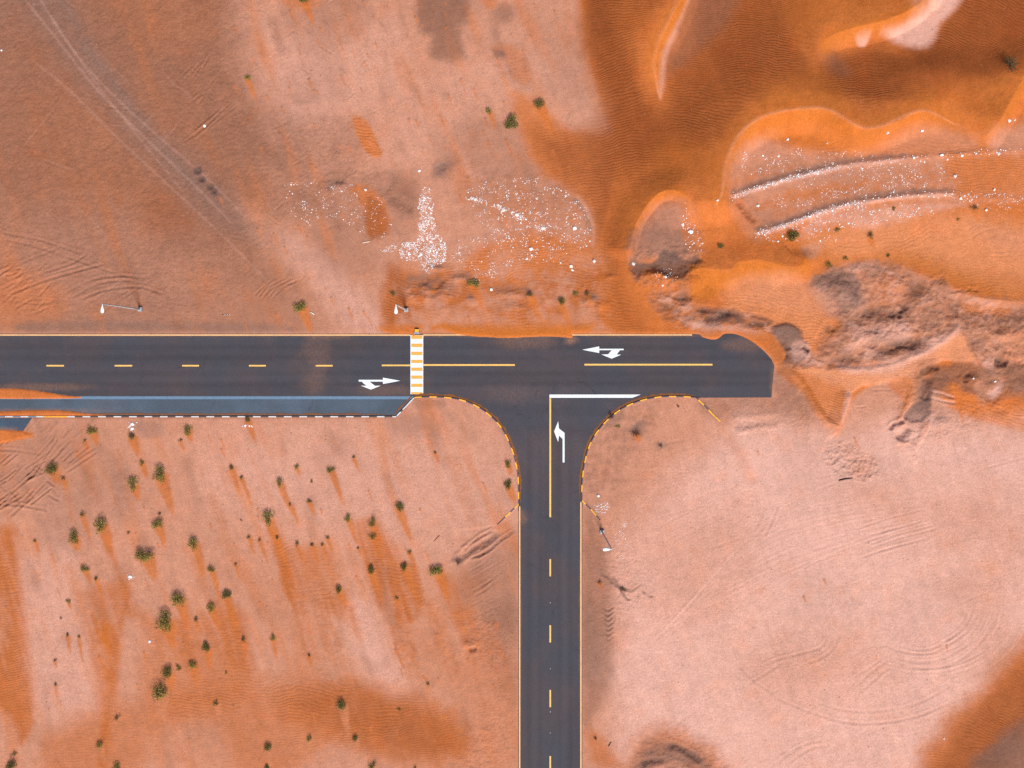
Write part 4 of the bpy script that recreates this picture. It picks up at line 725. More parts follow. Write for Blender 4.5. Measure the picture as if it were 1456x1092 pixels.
# ================================================================ materials
def nt(name, rough=.9, spec=.15):
    m = bpy.data.materials.new(name); m.use_nodes = True; t = m.node_tree; b = t.nodes['Principled BSDF']
    b.inputs['Roughness'].default_value = rough; b.inputs['Specular IOR Level'].default_value = spec
    return m, t, b
class G:
    def __init__(s, t): s.t = t; s.co = None
    def n(s, ty, **k):
        x = s.t.nodes.new(ty)
        for a, v in k.items(): setattr(x, a, v)
        return x
    def l(s, a, b): s.t.links.new(a, b)
    def pos(s):
        if s.co is None: s.co = s.n('ShaderNodeNewGeometry')
        return s.co.outputs['Position']
    def noise(s, scale, detail=3, rough=.55, sx=1, sy=1, rot=0):
        v = s.pos()
        if sx != 1 or sy != 1 or rot:
            mp = s.n('ShaderNodeMapping'); mp.inputs['Scale'].default_value = (sx, sy, 1); mp.inputs['Rotation'].default_value = (0, 0, rot); s.l(v, mp.inputs['Vector']); v = mp.outputs['Vector']
        x = s.n('ShaderNodeTexNoise'); x.inputs['Scale'].default_value = scale; x.inputs['Detail'].default_value = detail; x.inputs['Roughness'].default_value = rough
        s.l(v, x.inputs['Vector']); return x.outputs['Fac']
    def m(s, op, a, b=None, c=None, clamp=False):
        x = s.n('ShaderNodeMath', operation=op, use_clamp=clamp)
        for i, v in enumerate((a, b, c)):
            if v is None: continue
            if isinstance(v, (int, float)): x.inputs[i].default_value = v
            else: s.l(v, x.inputs[i])
        return x.outputs[0]
    def ramp(s, v, a, b, lo=0., hi=1.):
        x = s.n('ShaderNodeMapRange'); x.interpolation_type = 'SMOOTHSTEP'
        for i, q in zip((1, 2, 3, 4), (a, b, lo, hi)): x.inputs[i].default_value = q
        s.l(v, x.inputs[0]); return x.outputs[0]
    def mix(s, f, a, b, mode='MIX'):
        x = s.n('ShaderNodeMix', data_type='RGBA', blend_type=mode)
        for i, v in ((0, f), (6, a), (7, b)):
            if isinstance(v, (int, float)): x.inputs[i].default_value = v
            elif isinstance(v, tuple): x.inputs[i].default_value = (*v, 1)
            else: s.l(v, x.inputs[i])
        return x.outputs[2]
    def attr(s, name):
        x = s.n('ShaderNodeAttribute', attribute_name=name); return x.outputs['Fac']
    def bump(s, h, dist, strength=1.0, nrm=None):
        x = s.n('ShaderNodeBump'); x.inputs['Distance'].default_value = dist; x.inputs['Strength'].default_value = strength; s.l(h, x.inputs['Height'])
        if nrm is not None: s.l(nrm, x.inputs['Normal'])
        return x.outputs['Normal']
def rgb_of(g, fac):  # grey value to colour socket
    c = g.n('ShaderNodeCombineColor')
    for i in range(3): g.l(fac, c.inputs[i])
    return c.outputs[0]
COL = dict(pink=(.455, .208, .142), pale=(.60, .34, .29), orange=(.47, .135, .038), apricot=(.57, .215, .105), hot=(.45, .130, .026), rust=(.228, .062, .020), brown=(.198, .092, .064), grey=(.19, .115, .098), dark=(.085, .055, .050))
def sand_material():
    m, t, b = nt('desert_sand', 1.0, 0.0); g = G(t)
    n_big = g.noise(.09, 4); n_mid = g.noise(.55, 4, .6); n_fin = g.noise(3.2, 4, .65); n_gr = g.noise(9.0, 2, .6)
    col = COL['pink']
    for c in CH:
        f = g.attr(c)
        # ragged cover: fine noise decides which grains show at half cover
        w = g.m('MULTIPLY', g.m('MULTIPLY', f, g.m('SUBTRACT', 1.0, f)), 1.7)
        f2 = g.m('ADD', f, g.m('MULTIPLY', g.m('SUBTRACT', n_fin, .5), w), clamp=True)
        col = g.mix(f2, col, COL[c])
    st = g.attr('streak')
    v = g.m('ADD', g.m('ADD', g.m('MULTIPLY', g.m('SUBTRACT', n_mid, .5), .40), g.m('MULTIPLY', g.m('SUBTRACT', n_fin, .5), .62)), g.m('ADD', g.m('MULTIPLY', g.m('SUBTRACT', n_gr, .5), .75), g.m('MULTIPLY', st, .07)))
    v = g.m('ADD', v, g.m('MULTIPLY', g.m('SUBTRACT', n_big, .5), .22))
    col = g.mix(1.0, col, rgb_of(g, g.m('ADD', 1.0, v)), 'MULTIPLY')
    # iron-stained and bleached mottling
    col = g.mix(g.ramp(g.noise(.23, 5, .6), .5, .75, 0, .35), col, g.mix(1.0, col, (1.12, .86, .66), 'MULTIPLY'))
    # coarse dark grit scattered over the hardpan
    vor = g.n('ShaderNodeTexVoronoi'); vor.inputs['Scale'].default_value = 1.15; g.l(g.pos(), vor.inputs['Vector'])
    sel = g.n('ShaderNodeSeparateColor'); g.l(vor.outputs['Color'], sel.inputs[0])
    grit = g.m('MULTIPLY', g.ramp(vor.outputs['Distance'], .08, .2, 1, 0), g.m('GREATER_THAN', sel.outputs[0], .88))
    grit = g.m('MULTIPLY', grit, g.ramp(g.noise(.12, 3), .45, .62, .15, 1))
    grit = g.m('MULTIPLY', grit, g.m('SUBTRACT', 1.0, g.m('ADD', g.attr('orange'), g.m('ADD', g.attr('hot'), g.attr('rust')), clamp=True), clamp=True))
    col = g.mix(g.m('MULTIPLY', grit, .6), col, (.16, .07, .05))
    g.l(col, b.inputs['Base Color'])
    # ripples
    ph = g.attr('phase'); ph = g.m('ADD', ph, g.m('MULTIPLY', g.m('SUBTRACT', g.noise(.75, 2), .5), .9))
    rp = g.m('SINE', g.m('MULTIPLY', ph, 6.2831853)); rp = g.m('ADD', rp, g.m('MULTIPLY', g.m('SINE', g.m('MULTIPLY_ADD', ph, 12.566, .9)), .25))
    amp = g.m('MULTIPLY', g.attr('ripple'), g.ramp(g.noise(.12, 3), .32, .62, .25, 1.))
    h = g.m('MULTIPLY', g.m('MULTIPLY', rp, amp), .036)
    h = g.m('ADD', h, g.m('MULTIPLY', g.m('SUBTRACT', n_fin, .5), g.m('MULTIPLY_ADD', g.attr('rough'), .10, .045)))
    h = g.m('ADD', h, g.m('MULTIPLY', g.m('SUBTRACT', n_gr, .5), .030))
    h = g.m('ADD', h, g.m('MULTIPLY', grit, .05)); h = g.m('ADD', h, g.m('MULTIPLY', st, .012))
    g.l(g.bump(h, 1.0, .9), b.inputs['Normal'])
    return m
def asphalt_material(name, base, blue, dust_spots=(), dustcol=(.30, .14, .085), lanes=False):
    m, t, b = nt(name, .88, .2); g = G(t)
    nb = g.noise(.09, 4); nl = g.noise(.30, 3, .5, .06, 1.0); nv = g.noise(.30, 3, .5, 1.0, .06); gr = g.noise(7.5, 3, .7); g2 = g.noise(2.6, 4, .7)
    col = g.mix(g.ramp(nb, .38, .64), base, blue)
    sp = g.n('ShaderNodeSeparateXYZ'); g.l(g.pos(), sp.inputs[0]); X_, Y_ = sp.outputs[0], sp.outputs[1]
    south = g.ramp(Y_, -12, -6, 1, 0)                      # side road: streaks run north-south
    lon = g.m('ADD', g.m('MULTIPLY', nv, south), g.m('MULTIPLY', nl, g.m('SUBTRACT', 1.0, south)))
    v = g.m('ADD', g.m('MULTIPLY', g.m('SUBTRACT', gr, .5), .75), g.m('MULTIPLY', g.m('SUBTRACT', lon, .5), .5))
    v = g.m('ADD', v, g.m('ADD', g.m('MULTIPLY', g.m('SUBTRACT', g.noise(.6, 4), .5), .22), g.m('MULTIPLY', g.m('SUBTRACT', g2, .5), .35)))
    if lanes:   # polished wheel paths and paler lane middles
        for (ax, c0, on) in ((Y_, 5.6, 0), (Y_, .9, 0), (X_, 4.0, 1), (X_, 9.4, 1)):
            d = g.m('ABSOLUTE', g.m('SUBTRACT', g.m('ABSOLUTE', g.m('SUBTRACT', ax, c0)), .95))
            k = g.m('MULTIPLY', g.ramp(d, .1, .75, -.10, 0), south if on else g.m('SUBTRACT', 1.0, south)); v = g.m('ADD', v, k)
    col = g.mix(1.0, col, rgb_of(g, g.m('ADD', 1.0, v)), 'MULTIPLY')
    # paving seams and hairline cracks
    vo = g.n('ShaderNodeTexVoronoi', feature='DISTANCE_TO_EDGE'); vo.inputs['Scale'].default_value = .085
    wv = g.n('ShaderNodeMix', data_type='VECTOR'); wv.inputs[0].default_value = .12; nz = g.n('ShaderNodeTexNoise'); nz.inputs['Scale'].default_value = .5; nz.inputs['Detail'].default_value = 5; g.l(g.pos(), nz.inputs['Vector'])
    ad = g.n('ShaderNodeVectorMath', operation='MULTIPLY_ADD'); ad.inputs[1].default_value = (3, 3, 0); g.l(nz.outputs['Color'], ad.inputs[0]); g.l(g.pos(), ad.inputs[2]); g.l(ad.outputs[0], vo.inputs['Vector'])
    cr = g.m('MULTIPLY', g.ramp(vo.outputs['Distance'], .0, .006, 1, 0), g.ramp(g.noise(.11, 3), .5, .62))
    col = g.mix(g.m('MULTIPLY', cr, .55), col, (.022, .020, .024))
    dsum = g.m('MULTIPLY', g.ramp(g.noise(.16, 4), .5, .85), .10)
    for (x, y, rx, ry, k) in dust_spots:
        X, Y = W(x, y); sub = g.n('ShaderNodeVectorMath', operation='SUBTRACT'); sub.inputs[1].default_value = (X, Y, 0); g.l(g.pos(), sub.inputs[0])
        mul = g.n('ShaderNodeVectorMath', operation='MULTIPLY'); mul.inputs[1].default_value = (1 / (rx * S), 1 / (ry * S), 0); g.l(sub.outputs[0], mul.inputs[0])
        ln = g.n('ShaderNodeVectorMath', operation='LENGTH'); g.l(mul.outputs[0], ln.inputs[0])
        dd = g.m('ADD', ln.outputs['Value'], g.m('MULTIPLY', g.m('SUBTRACT', g.noise(.4, 5, .65), .5), 1.3))
        dsum = g.m('ADD', dsum, g.m('MULTIPLY', g.ramp(dd, .2, 1.1, 1, 0), k))
    dsum = g.m('MULTIPLY', dsum, g.ramp(g.noise(2.4, 5, .75), .3, .7, .35, 1.5), clamp=True)
    col = g.mix(dsum, col, dustcol)
    tar = g.ramp(g.noise(.33, 3, .6, 1, .5), .66, .74)
    col = g.mix(g.m('MULTIPLY', tar, .35), col, (.035, .030, .033))
    g.l(col, b.inputs['Base Color']); g.l(g.bump(gr, .02, .6), b.inputs['Normal']); return m
def paint_material(name, col, wear=.35, under=(.06, .055, .065), dust=.2):
    m, t, b = nt(name, .7, .3); g = G(t)
    c = g.mix(g.m('MULTIPLY', g.ramp(g.noise(4.5, 5, .75), .50, .66), g.m('MULTIPLY', g.ramp(g.noise(.5, 3), .35, .7, .4, 1.6), wear)), col, under)
    c = g.mix(g.m('MULTIPLY', g.ramp(g.noise(.6, 4, .65), .45, .8), dust), c, (.38, .2, .12))
    c = g.mix(1.0, c, rgb_of(g, g.m('MULTIPLY_ADD', g.noise(2.3, 3), .25, .875)), 'MULTIPLY')
    g.l(c, b.inputs['Base Color']); return m
def plain(name, col, rough=.7, var=.25, scale=4., spec=.2, metal=0.):
    m, t, b = nt(name, rough, spec); g = G(t)
    c = g.mix(1.0, col, rgb_of(g, g.m('MULTIPLY_ADD', g.noise(scale, 4), var * 2, 1 - var)), 'MULTIPLY')
    g.l(c, b.inputs['Base Color']); b.inputs['Metallic'].default_value = metal; return m
def leaf_material(name, cols):
    m, t, b = nt(name, .8, .12); g = G(t); geo = g.n('ShaderNodeNewGeometry'); r = geo.outputs['Random Per Island']
    cr = g.n('ShaderNodeValToRGB'); el = cr.color_ramp.elements
    el[0].position = 0; el[0].color = (*cols[0], 1); el[1].position = 1; el[1].color = (*cols[-1], 1)
    for i, c in enumerate(cols[1:-1]): e = el.new((i + 1) / (len(cols) - 1)); e.color = (*c, 1)
    g.l(r, cr.inputs[0]); g.l(cr.outputs[0], b.inputs['Base Color']); return m

# ================================================================ object helpers
def obj(name, mesh, mat=None, parent=None, loc=None):
    o = bpy.data.objects.new(name, mesh); C.objects.link(o)
    if mat is not None and not mesh.materials: mesh.materials.append(mat)
    if parent is not None: o.parent = parent
    if loc is not None: o.location = loc
    return o
def empty(name, loc): o = bpy.data.objects.new(name, None); o.empty_display_size = .3; C.objects.link(o); o.location = loc; return o
def tag(o, label, cat, group=None):
    o['label'] = label; o['category'] = cat
    if group: o['group'] = group
    return o
def struct(o, kind='structure'): o['kind'] = kind; return o
def mesh_from(name, V, Fc, smooth=False):
    me = bpy.data.meshes.new(name); me.from_pydata([tuple(map(float, v)) for v in V], [], [tuple(f) for f in Fc]); me.update()
    if smooth: me.polygons.foreach_set('use_smooth', [True] * len(me.polygons))
    return me
def grid_mesh(name, V, Q):
    me = bpy.data.meshes.new(name); n = len(V); f = len(Q)
    me.vertices.add(n); me.vertices.foreach_set('co', V.astype(F32).ravel())
    me.loops.add(f * 4); me.loops.foreach_set('vertex_index', Q.astype(np.int32).ravel())
    me.polygons.add(f); me.polygons.foreach_set('loop_start', np.arange(0, f * 4, 4, dtype=np.int32))
    me.polygons.foreach_set('use_smooth', np.ones(f, bool)); me.update(calc_edges=True); me.validate(); return me
def prism(name, pts, z0, z1, mat=None, parent=None):
    """flat slab with the outline pts in image pixels"""
    bm = bmesh.new(); vs = []
    for x, y in pts: X, Y = W(x, y); vs.append(bm.verts.new((X, Y, z1)))
    f = bm.faces.new(vs); bm.normal_update()
    if f.normal.z < 0: f.normal_flip()
    r = bmesh.ops.extrude_face_region(bm, geom=[f]); dn = [v for v in r['geom'] if isinstance(v, bmesh.types.BMVert)]
    for v in dn: v.co.z = z0
    bmesh.ops.triangulate(bm, faces=[q for q in bm.faces if len(q.verts) > 4]); bmesh.ops.recalc_face_normals(bm, faces=bm.faces)
    me = bpy.data.meshes.new(name); bm.to_mesh(me); bm.free(); return obj(name, me, mat, parent)
def sheet(name, pts, z, mat, parent):
    bm = bmesh.new(); vs = [bm.verts.new((*W(x, y), z)) for x, y in pts]; f = bm.faces.new(vs); bm.normal_update()
    if f.normal.z < 0: f.normal_flip()
    if len(vs) > 4: bmesh.ops.triangulate(bm, faces=[f])
    me = bpy.data.meshes.new(name); bm.to_mesh(me); bm.free(); return obj(name, me, mat, parent)
def rect(x0, y0, x1, y1): return [(x0, y0), (x1, y0), (x1, y1), (x0, y1)]

# ================================================================ ground
X, Y = (PX - 728) * S, (546 - PY) * S
V = np.stack([X, Y, Z], -1).reshape(-1, 3)
idx = np.arange(NX * NY, dtype=np.int32).reshape(NY, NX)
Q = np.stack([idx[1:, :-1], idx[1:, 1:], idx[:-1, 1:], idx[:-1, :-1]], -1).reshape(-1, 4)
gm = grid_mesh('ground', V, Q)
FR = {}; tail_ = np.zeros((NY, NX), F32)
for c in CH[::-1]:      # cover fractions -> stacking fractions (later layers lie on earlier ones)
    FR[c] = np.clip(M[c] / np.maximum(1 - tail_, 1e-3), 0, 1); tail_ = tail_ + M[c]
for nme, A in [(c, FR[c]) for c in CH] + [('ripple', RIP), ('phase', PHASE), ('rough', ROUGH), ('streak', STREAK)]:
    at = gm.attributes.new(nme, 'FLOAT', 'POINT'); at.data.foreach_set('value', np.ascontiguousarray(A, F32).ravel())
ground = struct(obj('ground', gm, sand_material()))
del V, Q, idx

# ================================================================ road and markings
asph = asphalt_material('asphalt', (.064, .053, .063), (.054, .052, .069),
    [(450, 500, 30, 30, .2), (447, 540, 26, 30, .2), (470, 478, 40, 8, .25), (745, 486, 60, 14, .28), (812, 484, 14, 8, .55), (60, 550, 90, 8, .3), (740, 735, 12, 14, .3), (728, 560, 60, 18, .12), (782, 640, 200, 40, .05), (540, 555, 60, 12, .2), (700, 477, 160, 4, .3), (930, 477, 90, 4, .3), (1060, 490, 50, 14, .25), (1100, 545, 8, 30, .3), (300, 477, 400, 3, .25), (739, 900, 4, 200, .25), (826, 900, 4, 200, .25)], lanes=True)
road = struct(prism('road', ROADP[:-3] + [(588.5, 563.5), (-2400, 563.5)], -.3, 0, asph))
bay = struct(prism('parking_lane', [(-2400, 567.6), (584, 567.6), (563, 591), (-2400, 591)], -.3, -.012, asphalt_material('bay_asphalt', (.064, .083, .116), (.080, .107, .152), [(60, 585, 120, 6, .3), (300, 590, 300, 3, .35)])))
gut = sheet('gutter', [(-2400, 563.5), (588.5, 563.5), (584, 567.6), (-2400, 567.6)], -.004, plain('gutter_concrete', (.125, .20, .31), .8, .22, 1.2), road)
apr = struct(prism('apron', APR, -.2, .092, asphalt_material('apron_asphalt', (.05, .07, .11), (.075, .11, .17), [(0, 611, 40, 6, .5)])))
yel = paint_material('yellow_road_paint', (.80, .47, .13), .3); yedge = paint_material('edge_line_paint', (.78, .45, .22), .35, dust=.35); wht = paint_material('white_road_paint', (.70, .76, .82), .25, dust=.08)
ocr = paint_material('crossing_yellow_paint', (.78, .36, .075), .25, dust=.1)
def mk(name, pts, m=None, z=.004, par=None): return sheet(name, pts, z, m or yel, par or road)
for a, b_ in [(-126, -102), (-30, -5), (66, 91), (163, 188), (259, 283), (354, 378), (449, 473)]: mk('centre_dash', rect(a, 518.9, b_, 521.1))
mk('centre_line', rect(543, 518.4, 583.6, 520.6)); mk('centre_line', rect(602, 517.8, 732, 520.2)); mk('centre_line', rect(831, 517.3, 1013, 519.7))
mk('centre_line', rect(781.2, 566, 783.6, 735.5))
for a in (795, 889, 981, 1075, 1168): mk('centre_dash', rect(781.3, a, 783.5, a + 24.5))
for y in (857, 951, 1012, 1042):
    x0, y0 = W(782.4, y); bm = bmesh.new(); bmesh.ops.create_cone(bm, cap_ends=True, segments=8, radius1=.07, radius2=.045, depth=.025); me = bpy.data.meshes.new('road_stud'); bm.to_mesh(me); bm.free(); obj('road_stud', me, wht, road, (x0, y0, .0125))
mk('edge_line', rect(-1200, 475.4, 583.6, 477.3), yedge); mk('edge_line', rect(602, 475.3, 984, 477.1), yedge)
mk('edge_line', rect(738.0, 720, 739.8, 2600), yedge); mk('edge_line', rect(825.1, 714, 826.9, 2600), yedge)
mk('stop_line', [(781.2, 561), (911, 561), (905, 563.4), (899, 565.6), (781.2, 565.6)], wht)
# striped crossing
cross = mk('crossing', rect(583.6, 476.4, 601.8, 560.5), wht)
for a, b_ in [(476.6, 482), (488.5, 493.6), (500, 505), (511.5, 516.3), (522.6, 527.4), (533.9, 538.7), (545.5, 550.3), (557.5, 560.4)]: mk('stripe', rect(584.6, a, 600.8, b_), ocr, .008, cross)
mk('lane_arrow', [(510, 540), (544.5, 540), (544.5, 537), (569, 541.4), (544.5, 546), (544.5, 542.6), (525.3, 542.6), (533.3, 548.6), (541.5, 548.3), (527.4, 554), (513, 548.3), (520.8, 548.6), (514.3, 542.6), (510, 542.6)], wht)
mk('lane_arrow', [(828, 497.3), (852, 492.6), (852, 495.9), (886.8, 495.9), (886.8, 497.9), (881.6, 497.9), (876.7, 504), (883.3, 504.3), (869.6, 510), (855.3, 504), (864.6, 503.8), (869.9, 497.9), (852, 497.9), (852, 501.9)], wht)
mk('lane_arrow', [(728 + a / 3.64, 540 + b_ / 3.64) for a, b_ in [(239, 215), (243, 252), (272, 275), (272, 428), (262, 428), (262, 306), (243, 288), (239, 322), (218, 268)]], wht)

# ================================================================ kerbs
km = dict(y=paint_material('kerb_yellow', (.85, .42, .04), .25, dust=.15), k=plain('kerb_dark', (.085, .08, .105), .8, .3), w=paint_material('kerb_white', (.60, .62, .67), .35, dust=.2), g=plain('kerb_plain', (.10, .072, .072), .85, .3), b=plain('kerb_blue_grey', (.15, .22, .34), .8, .25))
def kerb(label, path, step, cols, width=.21, h=.15, jitter=0.):
    P = np.array(path, float); seg = np.hypot(*np.diff(P, axis=0).T); cum = np.concatenate([[0], np.cumsum(seg)]); tot = cum[-1]
    root = empty('kerb', (*W(*P[len(P) // 2]), 0)); tag(root, label, 'kerb'); L = root.location.copy()
    at = lambda s: np.array([np.interp(s, cum, P[:, 0]), np.interp(s, cum, P[:, 1])])
    s = 0; k = 0
    while s < tot - .5:
        c = cols(k, *at(s)); st = step if not callable(step) else step(k)
        e = min(s + st, tot); gap = .12
        knots = sorted({s + gap, e - gap, *[q for q in cum if s + gap < q < e - gap]})
        bm = bmesh.new(); rings = []
        for q in knots:
            p = at(q); d = at(min(q + .3, tot)) - at(max(q - .3, 0)); d /= np.hypot(*d) + 1e-9; X0, Y0 = W(*p); nx, ny = d[1], d[0]  # image normal -> world
            nx, ny = -(-d[1]), (d[0])
            nw = np.array([d[1], d[0]]); tw = np.array([d[0], -d[1]]); nw = np.array([-tw[1], tw[0]])
            hw = width / 2; ch = .03
            prof = [(-hw, -.2), (-hw, h - ch), (-hw + ch, h), (hw - ch, h), (hw, h - ch), (hw, -.2)]
            rings.append([bm.verts.new((X0 + nw[0] * a - L.x, Y0 + nw[1] * a - L.y, z)) for a, z in prof])
        for r0, r1 in zip(rings[:-1], rings[1:]):
            for i in range(6): bm.faces.new((r0[i], r0[(i + 1) % 6], r1[(i + 1) % 6], r1[i]))
        bm.faces.new(rings[0][::-1]); bm.faces.new(rings[-1]); bmesh.ops.recalc_face_normals(bm, faces=bm.faces)
        me = bpy.data.meshes.new('kerb_stone'); bm.to_mesh(me); bm.free(); obj('kerb_stone', me, km[c], root); s = e; k += 1
    return root
LKo = arcpts([(589.3, 565), (596, 564.6), (620, 564.2), (644, 566.2), (667, 572.3), (691, 586), (712.8, 608), (727.6, 638), (735.6, 669), (737.3, 695), (737.3, 716)], 8)
kerb('yellow and dark painted kerb curving round the ground west of the side road', LKo, 10.6, lambda k, x, y: 'yk'[k % 2])
kerb('short yellow and dark kerb slanting off the side road toward the gouged ground', [(737.3, 717), (728, 725.5), (707, 746)], lambda k: [8, 8, 10, 12][min(k, 3)], lambda k, x, y: 'ykyk'[min(k, 3)])
RKo = arcpts([(827.4, 710), (827.4, 690), (830.8, 660), (839.2, 630.7), (856, 605), (880.6, 583.2), (908.4, 570.3), (938, 564.3), (970, 563.8), (989, 565.2)], 8)
kerb('yellow and dark painted kerb curving round the pan east of the side road', RKo, 10.4, lambda k, x, y: 'ky'[k % 2])
kerb('short yellow and dark kerb slanting down from the end of the eastern curve', [(989.8, 565.6), (1004, 579), (1013, 589), (1024, 599)], lambda k: [4, 11, 9, 14][min(k, 3)], lambda k, x, y: 'kyky'[min(k, 3)])
kerb('short yellow and dark kerb beside the leaning lamp south of the junction', [(827.4, 711.5), (840, 724), (853, 739)], lambda k: [7.5, 10, 12, 12][min(k, 3)], lambda k, x, y: 'ykyk'[min(k, 3)])
kerb('long white striped kerb along the blue parking bay', [(-190, 592.3), (563, 592.3), (563.6, 592)], 11.0, lambda k, x, y: ('b' if k % 2 else 'w') if x < 58 else ('y' if x < 90 else ('g' if k % 2 else 'w')))
kerb('white kerb angling from the parking bay up to the striped crossing', [(564.4, 591.2), (588.6, 565.6)], lambda k: [8, 4, 30][min(k, 2)], lambda k, x, y: 'wkw'[min(k, 2)])
# sand banked in the gutters
def bank(path, wd, side, h=.07):
    P = np.array(path, float); T = np.gradient(P, axis=0); T /= np.hypot(T[:, 0], T[:, 1])[:, None] + 1e-9; N = np.stack([-T[:, 1], T[:, 0]], 1) * side
    Vs = []; Fs = []; n = len(P)
    for i in range(n):
        t = i / (n - 1); w_ = wd * (.75 + .5 * float(gnoise(np.array([i * .31]), np.array([wd * 3.1]), 9)[0])) * min(1, t * 8 + .15, (1 - t) * 8 + .15)
        for o, z in ((1.7, h * .35), (1.7 + w_ * .4, h * .5), (1.7 + w_ * .8, .004)): p = P[i] + N[i] * o; Vs.append((*W(*p), z))
    for i in range(n - 1):
        for j in range(2): a = i * 3 + j; Fs.append((a, a + 1, a + 4, a + 3))
    me = mesh_from('gutter_sand', Vs, Fs, True); bm = bmesh.new(); bm.from_mesh(me); bm.normal_update()
    bmesh.ops.reverse_faces(bm, faces=[f for f in bm.faces if f.normal.z < 0]); bm.to_mesh(me); bm.free(); return me
gs, tgs, bgs = nt('gutter_sand', .95, .05); gg = G(tgs); gg.l(gg.mix(1.0, (.20, .078, .036), rgb_of(gg, gg.m('MULTIPLY_ADD', gg.noise(4, 4), .7, .65)), 'MULTIPLY'), bgs.inputs['Base Color'])
dense = lambda P, st=3: [tuple(q) for q in np.concatenate([np.linspace(P[i], P[i + 1], max(2, int(np.hypot(*(np.array(P[i + 1]) - P[i])) / st)), endpoint=False) for i in range(len(P) - 1)] + [np.array([P[-1]], float)])]
for path, wd, sd_ in [(dense(LKo[1:], 2), 4.2, -1), (dense(RKo, 2), 4.4, -1), (dense([(100, 591.4), (562, 591.4)], 4), 3.2, -1), (dense([(562, 591), (588, 564.4)], 2), 3.6, -1)]:
    struct(obj('gutter_sand', bank(path, wd, sd_), gs))

# ================================================================ street lamps
steel = plain('galvanised_steel', (.52, .54, .58), .45, .12, 3, .5, .3); lampm = plain('lamp_housing', (.80, .86, .92), .4, .05, 3, .4); conc = plain('concrete', (.33, .32, .34), .85, .25, 3); glassm = plain('lamp_lens', (.55, .57, .6), .2, .05, 2, .5)
HL = 11.5
def ringtube(pts, rad, seg=10):
    from mathutils import Vector
    bm = bmesh.new(); rings = []
    for i, p in enumerate(pts):
        p = Vector(p); d = (Vector(pts[min(i + 1, len(pts) - 1)]) - Vector(pts[max(i - 1, 0)])).normalized(); u = d.cross(Vector((0, 0, 1)))
        if u.length < .1: u = d.cross(Vector((1, 0, 0)))
        u.normalize(); v = d.cross(u).normalized(); r = rad[i] if isinstance(rad, (list, tuple)) else rad
        rings.append([bm.verts.new(p + (u * math.cos(2 * math.pi * k / seg) + v * math.sin(2 * math.pi * k / seg)) * r) for k in range(seg)])
    for a, b in zip(rings[:-1], rings[1:]):
        for k in range(seg): bm.faces.new((a[k], a[(k + 1) % seg], b[(k + 1) % seg], b[k]))
    bm.faces.new(rings[0][::-1]); bm.faces.new(rings[-1]); bmesh.ops.recalc_face_normals(bm, faces=bm.faces)
    return bm
def to_obj(name, bm, mat, parent=None, smooth=True):
    me = bpy.data.meshes.new(name); bm.to_mesh(me); bm.free()
    if smooth: me.polygons.foreach_set('use_smooth', [True] * len(me.polygons))
    return obj(name, me, mat, parent)
def street_lamp(px, py, ang, label):
    x, y = W(px, py); root = empty('street_lamp', (x, y, zat(px, py) - .05)); tag(root, label, 'street lamp', 'street lamps along the road'); root.rotation_euler = (0, 0, ang)
    bm = bmesh.new(); bmesh.ops.create_cube(bm, size=1); bmesh.ops.scale(bm, vec=(.75, .75, .5), verts=bm.verts); bmesh.ops.translate(bm, vec=(0, 0, .2), verts=bm.verts); bmesh.ops.bevel(bm, geom=bm.edges[:], offset=.04, segments=2, affect='EDGES'); to_obj('base', bm, conc, root, False)
    bm = bmesh.new(); bmesh.ops.create_cube(bm, size=1); bmesh.ops.scale(bm, vec=(.42, .42, .05), verts=bm.verts); bmesh.ops.translate(bm, vec=(0, 0, .475), verts=bm.verts); to_obj('base_plate', bm, steel, root, False)
    to_obj('pole', ringtube([(0, 0, .45), (0, 0, 3), (0, 0, 7), (0, 0, HL - .3), (0.05, 0, HL - .05), (.3, 0, HL)], [.17, .16, .135, .11, .10, .08], 14), steel, root)
    bm = bmesh.new(); bmesh.ops.create_cube(bm, size=1); bmesh.ops.scale(bm, vec=(.02, .12, .5), verts=bm.verts); bmesh.ops.translate(bm, vec=(.165, 0, 1.2), verts=bm.verts); to_obj('access_door', bm, steel, root, False)
    head = ringtube([(.22, 0, HL), (.38, 0, HL + .01), (.62, 0, HL + .03), (.95, 0, HL + .05), (1.25, 0, HL + .05), (1.42, 0, HL + .04), (1.50, 0, HL + .03)], [.07, .11, .18, .27, .28, .2, .06], 16)
    for v in head.verts: v.co.z = HL + .03 + (v.co.z - HL - .03) * .42
    h = to_obj('lamp_head', head, lampm, root)
    bm = bmesh.new(); bmesh.ops.create_circle(bm, cap_ends=True, segments=16, radius=.2); bmesh.ops.scale(bm, vec=(1.5, 1, 1), verts=bm.verts); bmesh.ops.translate(bm, vec=(1.08, 0, HL - .095), verts=bm.verts); to_obj('lens', bm, glassm, h, False)
    return root
street_lamp(200, 440, -math.pi / 2, 'tall grey street lamp on a concrete foot in the brown dirt west of the crossing')
street_lamp(578, 441, -math.pi / 2, 'tall grey street lamp in orange sand close above the striped crossing')
street_lamp(856, 756, math.pi, 'tall grey street lamp beside the side road with its head turned to the road')

